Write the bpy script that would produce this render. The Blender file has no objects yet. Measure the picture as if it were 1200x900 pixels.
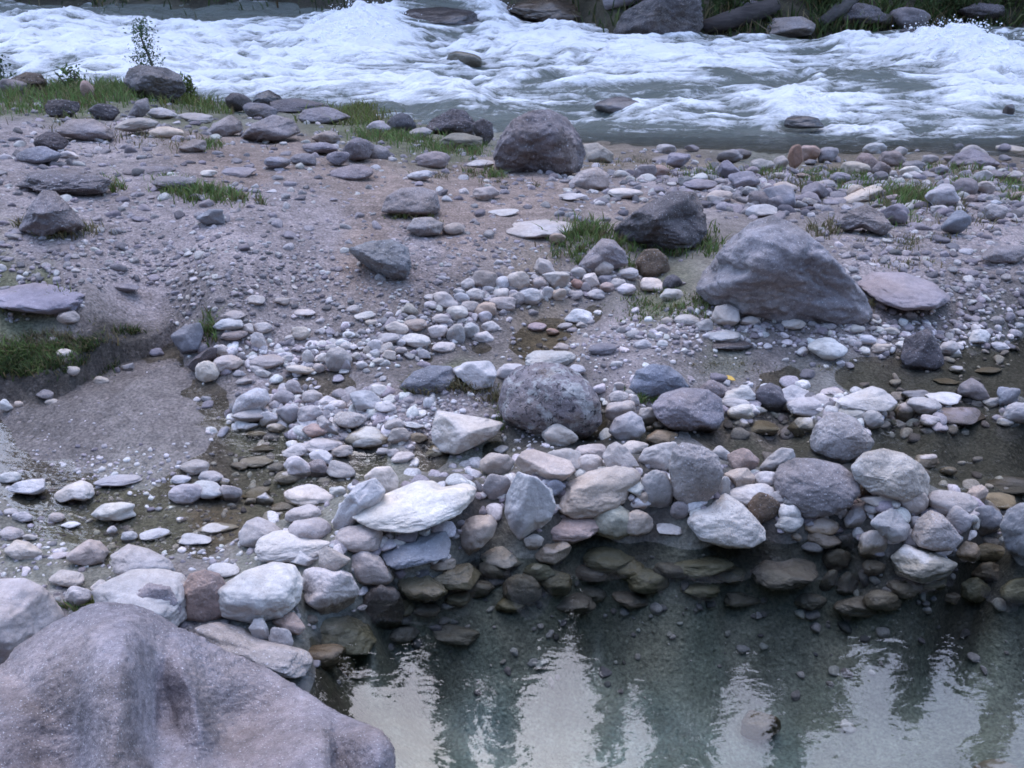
import bpy, bmesh, math, random
import numpy as np
from mathutils import Vector, Matrix

sc = bpy.context.scene
COL = sc.collection
R = math.radians
rng = np.random.default_rng(11)
random.seed(11)

# ------------------------------------------------------------------ camera, sky, sun, exposure
F, CAMZ, PITCH = 1100.0, 2.0, R(28.6)          # focal length in photo pixels, lens height, tilt below level
cam = bpy.data.cameras.new('camera')
cam.sensor_width = 36; cam.lens = 36*F/1200
cam.clip_start = .05; cam.clip_end = 5000
camo = bpy.data.objects.new('camera', cam); COL.objects.link(camo)
camo.location = (0, 0, CAMZ); camo.rotation_euler = (R(90)-PITCH, 0, 0)
sc.camera = camo
SUN_EL, SUN_AZ = R(60), R(-8)                 # azimuth measured from +Y towards +X
wld = bpy.data.worlds.new('World'); sc.world = wld; wld.use_nodes = True
nt = wld.node_tree; nt.nodes.clear()
sky = nt.nodes.new('ShaderNodeTexSky'); sky.sky_type = 'NISHITA'; sky.sun_disc = False
sky.sun_elevation = SUN_EL; sky.sun_rotation = SUN_AZ; sky.air_density = 1.0; sky.dust_density = 1.2; sky.ozone_density = 3.4
bg = nt.nodes.new('ShaderNodeBackground'); bg.inputs['Strength'].default_value = .15
wo = nt.nodes.new('ShaderNodeOutputWorld')
nt.links.new(sky.outputs[0], bg.inputs[0]); nt.links.new(bg.outputs[0], wo.inputs[0])
sun = bpy.data.lights.new('sun', 'SUN'); sun.energy = .5; sun.angle = R(90); sun.color = (.94, .87, .96)
suno = bpy.data.objects.new('sun', sun); COL.objects.link(suno)
sd = Vector((math.sin(SUN_AZ)*math.cos(SUN_EL), math.cos(SUN_AZ)*math.cos(SUN_EL), math.sin(SUN_EL)))
suno.rotation_euler = sd.to_track_quat('Z', 'Y').to_euler()
sc.view_settings.view_transform = 'Standard'; sc.view_settings.look = 'None'
sc.view_settings.exposure = 2.3; sc.view_settings.gamma = 1
sc.render.engine = 'CYCLES'
sc.cycles.filter_width = 1.7
sc.cycles.max_bounces = 8; sc.cycles.transparent_max_bounces = 12
sc.cycles.caustics_reflective = False; sc.cycles.caustics_refractive = False

# ------------------------------------------------------------------ numpy noise
_pr = np.random.default_rng(5)
PERM = _pr.permutation(256); PERM = np.concatenate([PERM, PERM, PERM])
GRAD = _pr.normal(size=(256, 3)); GRAD /= np.linalg.norm(GRAD, axis=1)[:, None]
def pnoise(p):
    p = np.asarray(p, float)
    i = np.floor(p).astype(np.int64); f = p-i; i &= 255
    w = f*f*f*(f*(f*6-15)+10)
    out = 0
    for a in (0, 1):
        wx = w[:, 0] if a else 1-w[:, 0]
        for b in (0, 1):
            wy = w[:, 1] if b else 1-w[:, 1]
            for c in (0, 1):
                wz = w[:, 2] if c else 1-w[:, 2]
                h = PERM[PERM[PERM[i[:, 0]+a]+i[:, 1]+b]+i[:, 2]+c]
                g = GRAD[h]
                out = out + wx*wy*wz*(g[:, 0]*(f[:, 0]-a)+g[:, 1]*(f[:, 1]-b)+g[:, 2]*(f[:, 2]-c))
    return out*1.6
def fbm(p, o=4, gain=.5, lac=2.03):
    s = 0; a = 1; p = np.asarray(p, float)
    for k in range(o):
        s = s+a*pnoise(p+k*17.3); p = p*lac; a *= gain
    return s
def P3(x, y, z=0): return np.stack([x, y, np.zeros_like(x)+z], 1)
def sstep(a, b, x):
    t = np.clip((x-a)/(b-a), 0, 1); return t*t*(3-2*t)

# ------------------------------------------------------------------ photo pixel <-> place
CP, SP = math.cos(PITCH), math.sin(PITCH)
FWD = np.array([0, CP, -SP]); UPV = np.array([0, SP, CP]); RGT = np.array([1., 0, 0])
CAM = np.array([0, 0, CAMZ])
def ray(u, v): return FWD+RGT*((u-600)/F)+UPV*(-(v-450)/F)
def at(u, v, z):
    d = ray(u, v); t = (z-CAMZ)/d[2]; return CAM+d*t
def proj(x, y, z=.1):
    y = np.maximum(y, .45)
    d = y*CP+(CAMZ-z)*SP; up = y*SP+(z-CAMZ)*CP
    return 600+F*x/d, 450-F*up/d

class Field:
    """smooth interpolation of values known at places of the ground"""
    def __init__(s, pts, lam=.5, c=14):
        q = []
        for u, v, z in pts:
            p = at(u, v, z); q.append(s.key(p[0], p[1]))
        s.q = np.array(q, float).reshape(-1, 2); s.c = c
        z = np.array([p[2] for p in pts], float); n = len(z); s.m = z.mean()
        d = np.sqrt(((s.q[:, None]-s.q[None])**2).sum(-1)+c*c)
        A = np.zeros((n+1, n+1)); A[:n, :n] = -d+lam*np.eye(n)*10; A[:n, n] = 1; A[n, :n] = 1
        s.w = np.linalg.solve(A, np.append(z, 0))
    @staticmethod
    def key(x, y):
        u, v = proj(np.asarray(x, float), np.asarray(y, float))
        return np.stack([np.clip(u, -260, 1460), np.clip(v, -5, 1350)], -1)
    def __call__(s, x, y):
        k = s.key(x, y).reshape(-1, 2); out = np.empty(len(k))
        for i in range(0, len(k), 20000):
            kk = k[i:i+20000]
            d = np.sqrt(((kk[:, None]-s.q[None])**2).sum(-1)+s.c**2)
            out[i:i+20000] = -d@s.w[:-1]+s.w[-1]
        return out

HP = '''500 800 -.33;700 760 -.34;900 800 -.38;1100 780 -.38;1200 730 -.34;700 890 -.38;1000 890 -.42;600 900 -.38;1200 880 -.3;1400 400 .24;1400 435 .22;1400 500 .23;1400 560 .23;1400 600 .2;1345 470 .19;1250 800 -.38;1350 700 -.3
420 800 -.25;455 765 -.22;560 712 -.17;700 695 -.18;850 695 -.18;1000 705 -.2;1150 705 -.2
365 775 .02;430 735 -.02;490 705 -.04;560 680 -.02;640 660 -.02;750 640 -.02;850 642 -.02;930 648 -.03;1020 658 -.03;1090 665 -.03;1170 660 -.03;1250 655 -.02
330 690 .09;300 750 .05;400 655 .13;460 612 .17;540 580 .19;640 565 .2;740 565 .2;830 560 .2;930 565 .18;1040 580 .17;1130 605 .13;1220 615 .12;1350 640 .15
380 575 .03;330 563 .02;430 545 .02;500 545 .01;580 540 .05;700 505 .03;760 515 .04;850 520 .02;900 525 .02;935 518 .02;1010 540 .04;880 543 .06;975 545 .05;1100 570 .05;1130 582 .06;1060 525 .01;1120 545 0;1200 530 0;1180 570 .03;1270 550 .03
150 620 .045;60 592 .045;250 605 .04;20 640 .07;230 650 .06;120 650 .05;350 600 .04;60 680 .1;160 690 .1;0 720 .1;-100 700 .14;200 740 .08;-100 600 .1
290 475 .13;360 490 .13;440 480 .14;400 520 .1;480 515 .11;540 505 .12;340 530 .07;290 540 .03;310 510 .07
530 445 .2;580 440 .19;490 460 .18;640 500 .1;740 465 .16;800 445 .17;870 475 .13;960 480 .14;1020 475 .15;1100 485 .14;1200 480 .14;720 490 .12
1050 440 .09;1150 435 .08;1000 450 .1;930 430 .12;870 432 .125;1200 415 .08;1270 430 .08
0 432 .23;60 427 .24;110 410 .26;150 396 .25;200 388 .23;0 395 .31;-120 430 .24;100 385 .30
0 466 .12;60 458 .125;110 443 .13;150 423 .13;200 408 .14;-120 470 .12
100 500 .105;200 480 .115;250 450 .125;50 540 .075;150 550 .07;250 520 .085;300 432 .15;-100 540 .09
300 402 .21;360 402 .19;440 392 .21;500 372 .23;560 352 .24;640 336 .24;720 326 .24;780 335 .21;240 400 .2
400 447 .125;500 427 .125;560 407 .125;640 380 .13;700 365 .13;760 352 .14;620 400 .13;340 445 .13
700 405 .18;760 390 .19;820 392 .2;900 390 .19;960 402 .17;820 420 .145;1000 405 .16;1100 400 .14;1200 395 .14;680 420 .18
100 340 .42;250 340 .38;400 330 .33;300 280 .42;100 280 .45;500 290 .34;600 285 .31;700 280 .3;900 345 .27;1000 355 .26;1100 345 .27;1200 325 .3;1000 285 .28;1100 255 .24;1200 245 .2;-100 330 .45
100 205 .42;300 205 .38;500 205 .28;650 213 .2;800 232 .18;800 195 .0;-100 200 .45;400 250 .36;200 250 .43
0 150 .38;200 152 .33;350 155 .18;450 163 .08;600 175 -.12;700 190 -.2;900 195 -.18;1000 200 -.22;1100 200 -.2;1200 205 -.2;1320 210 -.2
0 104 -.2;150 113 -.2;220 120 -.38;300 130 -.42;400 133 -.4;480 143 -.42;560 152 -.44;700 166 -.47;800 176 -.48;900 182 -.48;1000 180 -.48;1100 180 -.48;1200 177 -.48
0 75 -.9;300 90 -.9;600 95 -.9;900 110 -.9;1200 110 -.9;600 130 -.65;900 150 -.6;300 112 -.7;1100 155 -.6;0 40 -1;600 40 -1;1200 50 -1
0 1000 .12;300 980 .05;600 970 -.3;1000 1000 -.15;1200 980 -.05;600 1120 .2;100 1100 .3;1100 1120 .25;0 1320 .4;600 1320 .4;1200 1320 .4'''
hp = [tuple(map(float, q.split())) for row in HP.splitlines() for q in row.split(';')]
GF = Field(hp)
FARPX = [(-300, 4), (0, 6), (400, 6), (560, 6), (640, 18), (720, 42), (820, 41), (960, 41), (1060, 32), (1200, 30), (1500, 26)]
_fp = np.array([at(u, v, -.45)[:2] for u, v in FARPX])
def far_y(x): return np.interp(x, _fp[:, 0], _fp[:, 1])
def ground(x, y, rough=False):
    x = np.asarray(x, float).ravel(); y = np.asarray(y, float).ravel()
    z = GF(x, y)
    k = y-far_y(x)
    bank = -.95+.55*sstep(-.6, .1, k)+np.maximum(k, 0)*.24+.35*sstep(.0, 1.3, k)
    bank += np.where(k > 0, .14*fbm(P3(x*.9, y*.9), 3)*sstep(0, 1, k), 0)
    bank = np.where(k > 60, bank+(k-60)*.2, bank)
    z = z+np.maximum(-y-2, 0)*.85  # unseen slope added behind the camera to block part of the sky light
    z = np.where(k > -.6, np.maximum(np.minimum(z, -.9), bank), z)
    dd, hh = cut_bank(x, y)
    z = np.where((dd > -.02) & (dd < .7), np.maximum(z, .115+hh*sstep(-.02, .06, dd)), z)
    z = np.where((dd <= -.02) & (dd > -.25) & (hh > .06), np.minimum(z, .125+.02*(-dd)), z)
    if rough:
        near = sstep(40, 25, y)
        wet = WETF(x, y) if WETF else 0
        z = z+near*((.012+.02*sstep(4, 9, y))*fbm(P3(x*2.1, y*2.1), 3)*(1-.5*wet)+.006*fbm(P3(x*9, y*9, 3), 3)*(1-.6*wet))
    return z
WETF = None
_bl = np.array([at(u, v, .13)[:2] for u, v in [(-330, 470), (-150, 480), (0, 467), (60, 458), (110, 442), (150, 422), (200, 407), (238, 400)]])
_bh = np.array([.10, .10, .10, .11, .13, .13, .08, 0])
def cut_bank(x, y):
    """signed distance behind the foot of the washed-out bank, and its height there"""
    best = np.full(len(x), 9.0); sg = np.full(len(x), -9.0); hh = np.zeros(len(x))
    wob = .05*np.sin(x*9)+.03*np.sin(x*23+1)
    for i in range(len(_bl)-1):
        a, b = _bl[i], _bl[i+1]; d = b-a; L = np.hypot(*d)
        t = np.clip(((x-a[0])*d[0]+(y-a[1])*d[1])/L**2, 0, 1)
        px_, py_ = x-a[0]-t*d[0], y-a[1]-t*d[1]; r = np.hypot(px_, py_)
        s_ = np.where(d[0]*(y-a[1])-d[1]*(x-a[0]) > 0, r, -r)
        m_ = r < best
        best = np.where(m_, r, best); sg = np.where(m_, s_, sg); hh = np.where(m_, _bh[i]+(_bh[i+1]-_bh[i])*t, hh)
    return sg+wob*(hh > .05), hh
def hit(u, v, off=0.0):
    """point of the ground seen through a photo pixel"""
    d = ray(u, v); t = np.geomspace(.9, 60, 900)
    P = CAM+d*t[:, None]
    h = P[:, 2]-off-ground(P[:, 0], P[:, 1])
    i = int(np.argmax(h < 0)) if (h < 0).any() else len(t)-1
    i = max(i, 1); a = h[i-1]/(h[i-1]-h[i]+1e-9)
    return P[i-1]+(P[i]-P[i-1])*a

# ------------------------------------------------------------------ objects, tags, meshes
def tag(o, label=None, cat=None, group=None, kind=None):
    if label: o['label'] = label
    if cat: o['category'] = cat
    if group: o['group'] = group
    if kind: o['kind'] = kind
    return o
def mesh_np(name, co, faces, mat=None, smooth=True):
    """faces: (n,3) or (n,4) int array"""
    co = np.asarray(co, np.float32); faces = np.asarray(faces, np.int32); k = faces.shape[1]
    me = bpy.data.meshes.new(name)
    me.vertices.add(len(co)); me.vertices.foreach_set('co', co.ravel())
    me.loops.add(faces.size); me.loops.foreach_set('vertex_index', faces.ravel())
    me.polygons.add(len(faces)); me.polygons.foreach_set('loop_start', np.arange(0, faces.size, k, dtype=np.int32))
    me.update(calc_edges=True)
    me.polygons.foreach_set('use_smooth', np.full(len(faces), smooth))
    if mat: me.materials.append(mat)
    me.validate()
    return me
def obj(name, me, parent=None, loc=None):
    o = bpy.data.objects.new(name, me); COL.objects.link(o)
    if parent: o.parent = parent
    if loc is not None: o.location = loc
    return o
def empty(name, loc):
    o = bpy.data.objects.new(name, None); COL.objects.link(o); o.location = loc; return o
def attr(me, name, val):
    val = np.asarray(val, np.float32)
    if val.ndim == 1:
        a = me.attributes.new(name, 'FLOAT', 'POINT'); a.data.foreach_set('value', val)
    else:
        a = me.attributes.new(name, 'FLOAT_COLOR', 'POINT')
        if val.shape[1] == 3: val = np.concatenate([val, np.ones((len(val), 1), np.float32)], 1)
        a.data.foreach_set('color', val.ravel())
_ico = {}
def ico(k):
    if k not in _ico:
        bm = bmesh.new(); bmesh.ops.create_icosphere(bm, subdivisions=k, radius=1)
        bm.verts.ensure_lookup_table()
        _ico[k] = (np.array([v.co[:] for v in bm.verts]), np.array([[v.index for v in f.verts] for f in bm.faces]))
        bm.free()
    return _ico[k]

# ------------------------------------------------------------------ materials
class M:
    def __init__(s, name):
        s.m = bpy.data.materials.new(name); s.m.use_nodes = True; s.t = s.m.node_tree; s.t.nodes.clear()
        s.out = s.n('ShaderNodeOutputMaterial')
    def n(s, typ, **kw):
        nd = s.t.nodes.new(typ)
        for k, v in kw.items(): setattr(nd, k, v)
        return nd
    def l(s, a, b): s.t.links.new(a, b)
    def put(s, sock, v):
        if hasattr(v, 'node'): s.l(v, sock)
        elif isinstance(v, (tuple, list)): sock.default_value = (*v, 1) if len(v) == 3 and len(sock.default_value) == 4 else v
        else: sock.default_value = v
    def math(s, op, a, b=0, clamp=False):
        nd = s.n('ShaderNodeMath', operation=op, use_clamp=clamp); s.put(nd.inputs[0], a); s.put(nd.inputs[1], b); return nd.outputs[0]
    def mix(s, f, a, b, mode='MIX'):
        nd = s.n('ShaderNodeMix', data_type='RGBA', blend_type=mode)
        s.put(nd.inputs[0], f); s.put(nd.inputs[6], a); s.put(nd.inputs[7], b); return nd.outputs[2]
    def noise(s, vec, scale, detail=4, rough=.55, dist=0.0):
        nd = s.n('ShaderNodeTexNoise'); s.put(nd.inputs['Vector'], vec)
        nd.inputs['Scale'].default_value = scale; nd.inputs['Detail'].default_value = detail
        nd.inputs['Roughness'].default_value = rough; nd.inputs['Distortion'].default_value = dist
        return nd.outputs[0]
    def voro(s, vec, scale, feature='F1', out=0):
        nd = s.n('ShaderNodeTexVoronoi', feature=feature); s.put(nd.inputs['Vector'], vec); nd.inputs['Scale'].default_value = scale
        return nd.outputs[out]
    def ramp(s, f, *stops):
        nd = s.n('ShaderNodeValToRGB'); s.put(nd.inputs[0], f); cr = nd.color_ramp
        while len(cr.elements) < len(stops): cr.elements.new(.5)
        for e, (p, c) in zip(cr.elements, stops):
            e.position = p; e.color = (c, c, c, 1) if isinstance(c, (int, float)) else (*c, 1)
        return nd.outputs[0]
    def attr(s, name, out=0):
        nd = s.n('ShaderNodeAttribute', attribute_name=name); return nd.outputs[out]
    def bump(s, h, dist, strength=1.0, normal=None):
        nd = s.n('ShaderNodeBump'); s.put(nd.inputs['Height'], h); nd.inputs['Distance'].default_value = dist; nd.inputs['Strength'].default_value = strength
        if normal: s.l(normal, nd.inputs['Normal'])
        return nd.outputs[0]
    def principled(s, col, rough=.8, normal=None, spec=.3):
        nd = s.n('ShaderNodeBsdfPrincipled'); s.put(nd.inputs['Base Color'], col); s.put(nd.inputs['Roughness'], rough)
        s.put(nd.inputs['Specular IOR Level'], spec)
        if normal: s.l(normal, nd.inputs['Normal'])
        return nd.outputs[0]
    def done(s, sh): s.l(sh, s.out.inputs[0]); return s.m
    def objvec(s):
        tc = s.n('ShaderNodeTexCoord'); oi = s.n('ShaderNodeObjectInfo')
        mul = s.n('ShaderNodeVectorMath', operation='SCALE'); add = s.n('ShaderNodeVectorMath', operation='ADD')
        cmb = s.n('ShaderNodeCombineXYZ')
        r = s.math('MULTIPLY', oi.outputs['Random'], 37.0)
        for i in range(3): s.l(r, cmb.inputs[i])
        s.l(tc.outputs['Object'], add.inputs[0]); s.l(cmb.outputs[0], add.inputs[1])
        return add.outputs[0], oi

def rock_material(name, blotch, speck, pit, rough=.85, stain=(.30, .19, .12), stain_at=.66, fine=1.0, lichen=False, spec=.25):
    m = M(name); vec, oi = m.objvec()
    base = oi.outputs['Color']
    n1 = m.noise(vec, 5, 5, .6)
    hue = m.noise(vec, 3.1, 3, .5)
    base = m.mix(m.ramp(hue, (.42, 0), (.66, .55)), base, m.mix(1.0, base, (1.08, .93, .74), 'MULTIPLY'))
    c = m.mix(1.0, base, m.ramp(n1, (.3, 1-blotch), (.7, 1+blotch*.35)), 'MULTIPLY')
    n2 = m.noise(vec, 34, 5, .7)
    c = m.mix(1.0, c, m.ramp(n2, (.35, 1-blotch*.7), (.65, 1.08)), 'MULTIPLY')
    st = m.ramp(m.noise(vec, 7.3, 4, .6, .6), (stain_at, 0), (stain_at+.12, .75))
    c = m.mix(st, c, m.mix(.45, base, stain))
    sp = m.noise(vec, 260*fine, 2, .6)
    c = m.mix(m.ramp(sp, (.60, 0), (.68, speck)), c, (.045, .04, .05))
    sp2 = m.noise(vec, 190*fine, 2, .6, .3)
    c = m.mix(m.ramp(sp2, (.62, 0), (.70, speck*.8)), c, (.62, .60, .62))
    if lichen:
        l1 = m.noise(vec, 16, 6, .7, .5)
        c = m.mix(m.ramp(l1, (.50, 0), (.57, .75)), c, (.33, .325, .315))
        l2 = m.noise(vec, 42, 4, .7, .8)
        c = m.mix(m.ramp(l2, (.56, 0), (.61, .9)), c, (.025, .023, .028))
        c = m.mix(m.ramp(m.noise(vec, 9, 3, .6), (.6, 0), (.72, .6)), c, (.20, .15, .11))
    geo = m.n('ShaderNodeNewGeometry'); sx = m.n('ShaderNodeSeparateXYZ'); m.l(geo.outputs['Position'], sx.inputs[0])
    lev = m.math('ADD', m.math('MULTIPLY', m.math('GREATER_THAN', sx.outputs[1], 3.02), .075), m.math('MULTIPLY', n2, .045))
    wetm = m.math('MULTIPLY', m.math('LESS_THAN', sx.outputs[1], 4.3), m.ramp(m.math('ADD', .5, m.math('MULTIPLY', m.math('SUBTRACT', m.math('ADD', lev, .02), sx.outputs[2]), 22.0)), (.35, 0), (.65, 1)))
    c = m.mix(wetm, c, m.mix(1.0, c, (.46, .43, .36), 'MULTIPLY'))
    rough = m.math('SUBTRACT', rough, m.math('MULTIPLY', wetm, .5))
    h1 = m.noise(vec, 28, 6, .68); h2 = m.noise(vec, 150*fine, 3, .6)
    h = m.math('ADD', m.math('MULTIPLY', h1, pit), m.math('MULTIPLY', h2, .0022*fine**-1))
    nrm = m.bump(h, 1.0, .9)
    return m.done(m.principled(c, rough, nrm, spec))
MAT = {
 'r': rock_material('smooth river stone', .26, .35, .004),
 'a': rock_material('broken pale stone', .28, .3, .009),
 'b': rock_material('weathered granite', .36, .6, .014, .9, fine=.8),
 'B': rock_material('pitted granite', .5, .62, .03, .9, (.13, .11, .11), .55, fine=.4),
 'F': rock_material('coarse grained granite', .5, .75, .02, .92, (.17, .165, .185), .6, fine=1.25),
 'L': rock_material('lichen covered granite', .3, .4, .018, .95, lichen=True),
 'M': rock_material('algae coated stone', .4, .2, .008, .7, (.09, .08, .055), .45),
 'A': rock_material('rough split granite', .42, .6, .02, .9, (.15, .13, .13), .58, fine=.7),
 'v': rock_material('wet river rock', .35, .25, .012, .22, spec=.55),
}
# ------------------------------------------------------------------ THE SETTING
TONES = {'x': (.095, .09, .08), 'g': (.225, .188, .180), 'n': (.20, .152, .128), 'm': (.14, .117, .106), 'a': (.13, .14, .115), 's': (.055, .045, .037),
         'w': (.15, .14, .11), 'f': (.045, .04, .028), 'p': (.115, .145, .132), 'q': (.165, .128, .095), 'e': (.115, .112, .07)}
CPX = '''g 100 340;g 250 340;g 60 310;g 200 300;g 330 300;n 300 255;n 420 240;n 250 215;n 350 210;n 560 215;n 620 240;n 480 280;n 560 270;g 380 330;g 60 250;g 30 200;n 300 180;g 150 180;g 300 360;n 430 345;g 500 340;n 520 320
q 700 160;q 850 190;q 780 170;q 950 190;q 1050 190;q 1150 195;q 900 175;q 1000 180;q 650 160;g 800 230;g 760 210;g 900 220;g 1000 270;g 1100 280;g 1150 320;g 1050 370;e 1000 210;e 1060 230;g 1150 240;n 740 250
e 20 115;e 100 115;e 200 110;e 250 130;s 30 95;e 450 160;e 390 140;e 520 175
m 100 500;m 200 480;m 60 530;m 260 460;m 160 450;m 250 520;w 280 505;w 330 515;g 100 395;g 150 385;e 20 412;e 70 405;e 30 425;g 150 370;g 60 375;g 190 380;m 60 470;m 110 455;m 160 435;m 215 415;m 0 490
w 130 590;w 60 600;w 200 610;w 30 660;w 120 670;m 230 650;w 330 570;q 240 600;w 300 660
m 450 440;m 520 425;m 560 400;q 640 390;m 700 365;e 780 375;g 720 400;g 800 405;m 900 430;w 850 435;m 960 400;g 1000 390;m 1080 400;x 1080 440;x 1150 430;x 1000 455;x 930 450;g 850 470;g 900 485;x 935 520;x 1010 545;x 1120 575
w 560 530;s 700 505;x 760 515;x 880 520;x 1060 525;x 1150 540;x 1150 565;w 450 540;g 540 480;s 640 500;g 740 460;e 530 455
g 400 500;g 350 480;g 300 470;g 480 500;w 400 600;w 460 600;s 540 590;s 640 590;s 760 590;s 900 590;s 1050 600;s 1150 620
a 560 690;a 700 680;a 850 670;a 1000 690;a 1150 690;p 560 730;a 640 740;p 760 730;p 850 770;p 950 750;a 1020 740;p 700 800;a 620 830;p 820 850;p 900 900;p 1100 850;a 470 760;p 480 830;s 400 790;p 620 900
w 600 650;w 680 643;w 780 640;w 880 647;w 1000 657;w 540 672;g 100 720;g 200 760;g 0 700;q 600 1000;g 600 1150;g 100 1100;g 1100 1150
w 600 120;w 300 100;w 900 140;f 650 20;f 850 25;f 1000 25;f 1200 15;f 300 0;f 0 0'''
cpx = []
for row in CPX.splitlines():
    for q in row.split(';'):
        t, u, v = q.split(); cpx.append((float(u), float(v), TONES[t]))
CU = np.array([c[:2] for c in cpx]); CC = np.array([c[2] for c in cpx])
def tone(x, y):
    k = Field.key(x, y).reshape(-1, 2); out = np.empty((len(k), 3))
    for i in range(0, len(k), 20000):
        kk = k[i:i+20000]
        d2 = ((kk[:, None]-CU[None])**2).sum(-1)+60
        w = d2**-2.0
        out[i:i+20000] = (w@CC)/w.sum(1)[:, None]
    return out
WET_PX = [(100, 500, .9), (200, 480, .9), (60, 535, .9), (260, 455, .9), (150, 440, .8), (300, 520, 1), (120, 600, 1), (30, 650, 1), (250, 620, 1), (450, 440, 1), (560, 405, 1), (700, 370, 1), (850, 430, .9), (950, 420, .7), (1080, 440, 1),
          (700, 510, 1), (1100, 540, 1), (900, 520, 1), (700, 750, 1), (1000, 780, 1), (560, 700, 1), (100, 370, 0), (250, 350, 0), (300, 400, 0), (500, 370, 0), (650, 335, 0), (400, 330, 0), (700, 410, .3), (800, 390, .1), (1000, 380, .1), (1150, 360, 0),
          (600, 250, 0), (900, 300, 0), (350, 480, .2), (400, 500, .3), (540, 480, .1), (600, 570, .5), (800, 570, .5), (1000, 590, .5), (850, 180, .8), (700, 165, .9), (300, 120, .4), (0, 420, 0), (80, 395, 0), (1100, 250, 0), (300, 250, 0), (50, 250, 0), (100, 710, .4), (600, 1000, 0), (100, 1000, 0), (600, 1300, 0)]
WETF = Field([(u, v, w) for u, v, w in WET_PX], 1.0, 20)

# ground: one sheet out to the horizon, fine where it is near
sl = np.concatenate([-np.geomspace(7, .72, 26), np.linspace(-.70, .70, 480), np.geomspace(.72, 7, 26)])
_v = np.concatenate([np.arange(1500, 900, -9), np.arange(900, 200, -1.9), np.arange(200, 0, -1.0)])
_ang = PITCH+np.arctan((_v-450)/F); _y = (CAMZ-.1)/np.tan(np.minimum(_ang, R(80)))
yr = np.concatenate([[-60, -25, -10, -4, -2, -1, -.4, 0, .2], _y[_y > .3], np.geomspace(_y[-1]*1.02, 900, 70)])
yr = np.unique(np.round(yr, 5))
Yg = np.repeat(yr, len(sl)); Xg = np.tile(sl, len(yr))*np.hypot(Yg, 1.3)*1.06
Zg = ground(Xg, Yg, rough=True)
nx, ny = len(sl), len(yr)
idx = np.arange(nx*ny).reshape(ny, nx)
quads = np.stack([idx[:-1, :-1], idx[:-1, 1:], idx[1:, 1:], idx[1:, :-1]], -1).reshape(-1, 4)
m = M('gravel, mud and soil')
vec = m.n('ShaderNodeTexCoord').outputs['Object']
tn = m.attr('tone'); wt = m.attr('wet', 2)
n1 = m.noise(vec, 2.2, 6, .65); n2 = m.noise(vec, 14, 6, .7); n3 = m.noise(vec, 90, 4, .7)
c = m.mix(1.0, tn, m.ramp(n1, (.32, .66), (.66, 1.2)), 'MULTIPLY')
c = m.mix(1.0, c, m.ramp(n2, (.30, .62), (.68, 1.28)), 'MULTIPLY')
c = m.mix(1.0, c, m.ramp(n3, (.34, .5), (.66, 1.45)), 'MULTIPLY')
dry = m.math('SUBTRACT', 1.0, wt, True)
vc = m.voro(vec, 46, 'F1', 1); vd = m.voro(vec, 46, 'F1', 0)
sep = m.n('ShaderNodeSeparateColor'); m.l(vc, sep.inputs[0])
gm = m.math('MULTIPLY', m.math('GREATER_THAN', sep.outputs[0], .55), m.math('LESS_THAN', vd, .42))
gcol = m.mix(1.0, tn, m.mix(sep.outputs[1], (.7, .7, .72), (1.9, 1.9, 1.95)), 'MULTIPLY')
c = m.mix(m.math('MULTIPLY', gm, m.math('ADD', .06, m.math('MULTIPLY', dry, .6))), c, gcol)
n0 = m.noise(vec, 1.1, 5, .62, .6)
c = m.mix(wt, c, m.mix(1.0, c, m.ramp(n0, (.34, .62), (.62, 1.12)), 'MULTIPLY'))
al = m.ramp(m.noise(vec, 3.4, 5, .7, .8), (.5, 0), (.62, .6))
c = m.mix(m.math('MULTIPLY', al, wt), c, m.mix(.5, c, (.05, .055, .03)))
hh = m.math('ADD', m.math('MULTIPLY', n2, .02), m.math('ADD', m.math('MULTIPLY', n3, .007), m.math('MULTIPLY', m.math('MULTIPLY', gm, m.math('SUBTRACT', .42, vd)), .02)))
nrm = m.bump(m.math('MULTIPLY', hh, m.math('SUBTRACT', 1.0, m.math('MULTIPLY', wt, .7))), 1.0, .9)
GMAT = m.done(m.principled(c, m.math('SUBTRACT', .95, m.math('MULTIPLY', wt, .62)), nrm, m.math('ADD', .2, m.math('MULTIPLY', wt, .35))))
gme = mesh_np('ground', np.stack([Xg, Yg, Zg], 1), quads, GMAT)
tn_ = tone(Xg, Yg)
fk = Yg-far_y(Xg)
tn_ = np.where((fk > -.3)[:, None], np.array(TONES['f'])[None]*1.2, tn_)  # dark far bank ground, its shade painted into the tone
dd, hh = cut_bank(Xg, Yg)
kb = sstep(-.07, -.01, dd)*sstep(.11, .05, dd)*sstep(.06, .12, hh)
tn_ = tn_*(1-kb[:, None])+np.array([[.066, .055, .046]])*kb[:, None]  # dark soil face, the tone also painting the shade of the unmodelled undercut
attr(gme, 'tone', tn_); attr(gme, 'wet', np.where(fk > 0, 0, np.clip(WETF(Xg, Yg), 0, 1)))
tag(obj('ground', gme), kind='structure')

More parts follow.
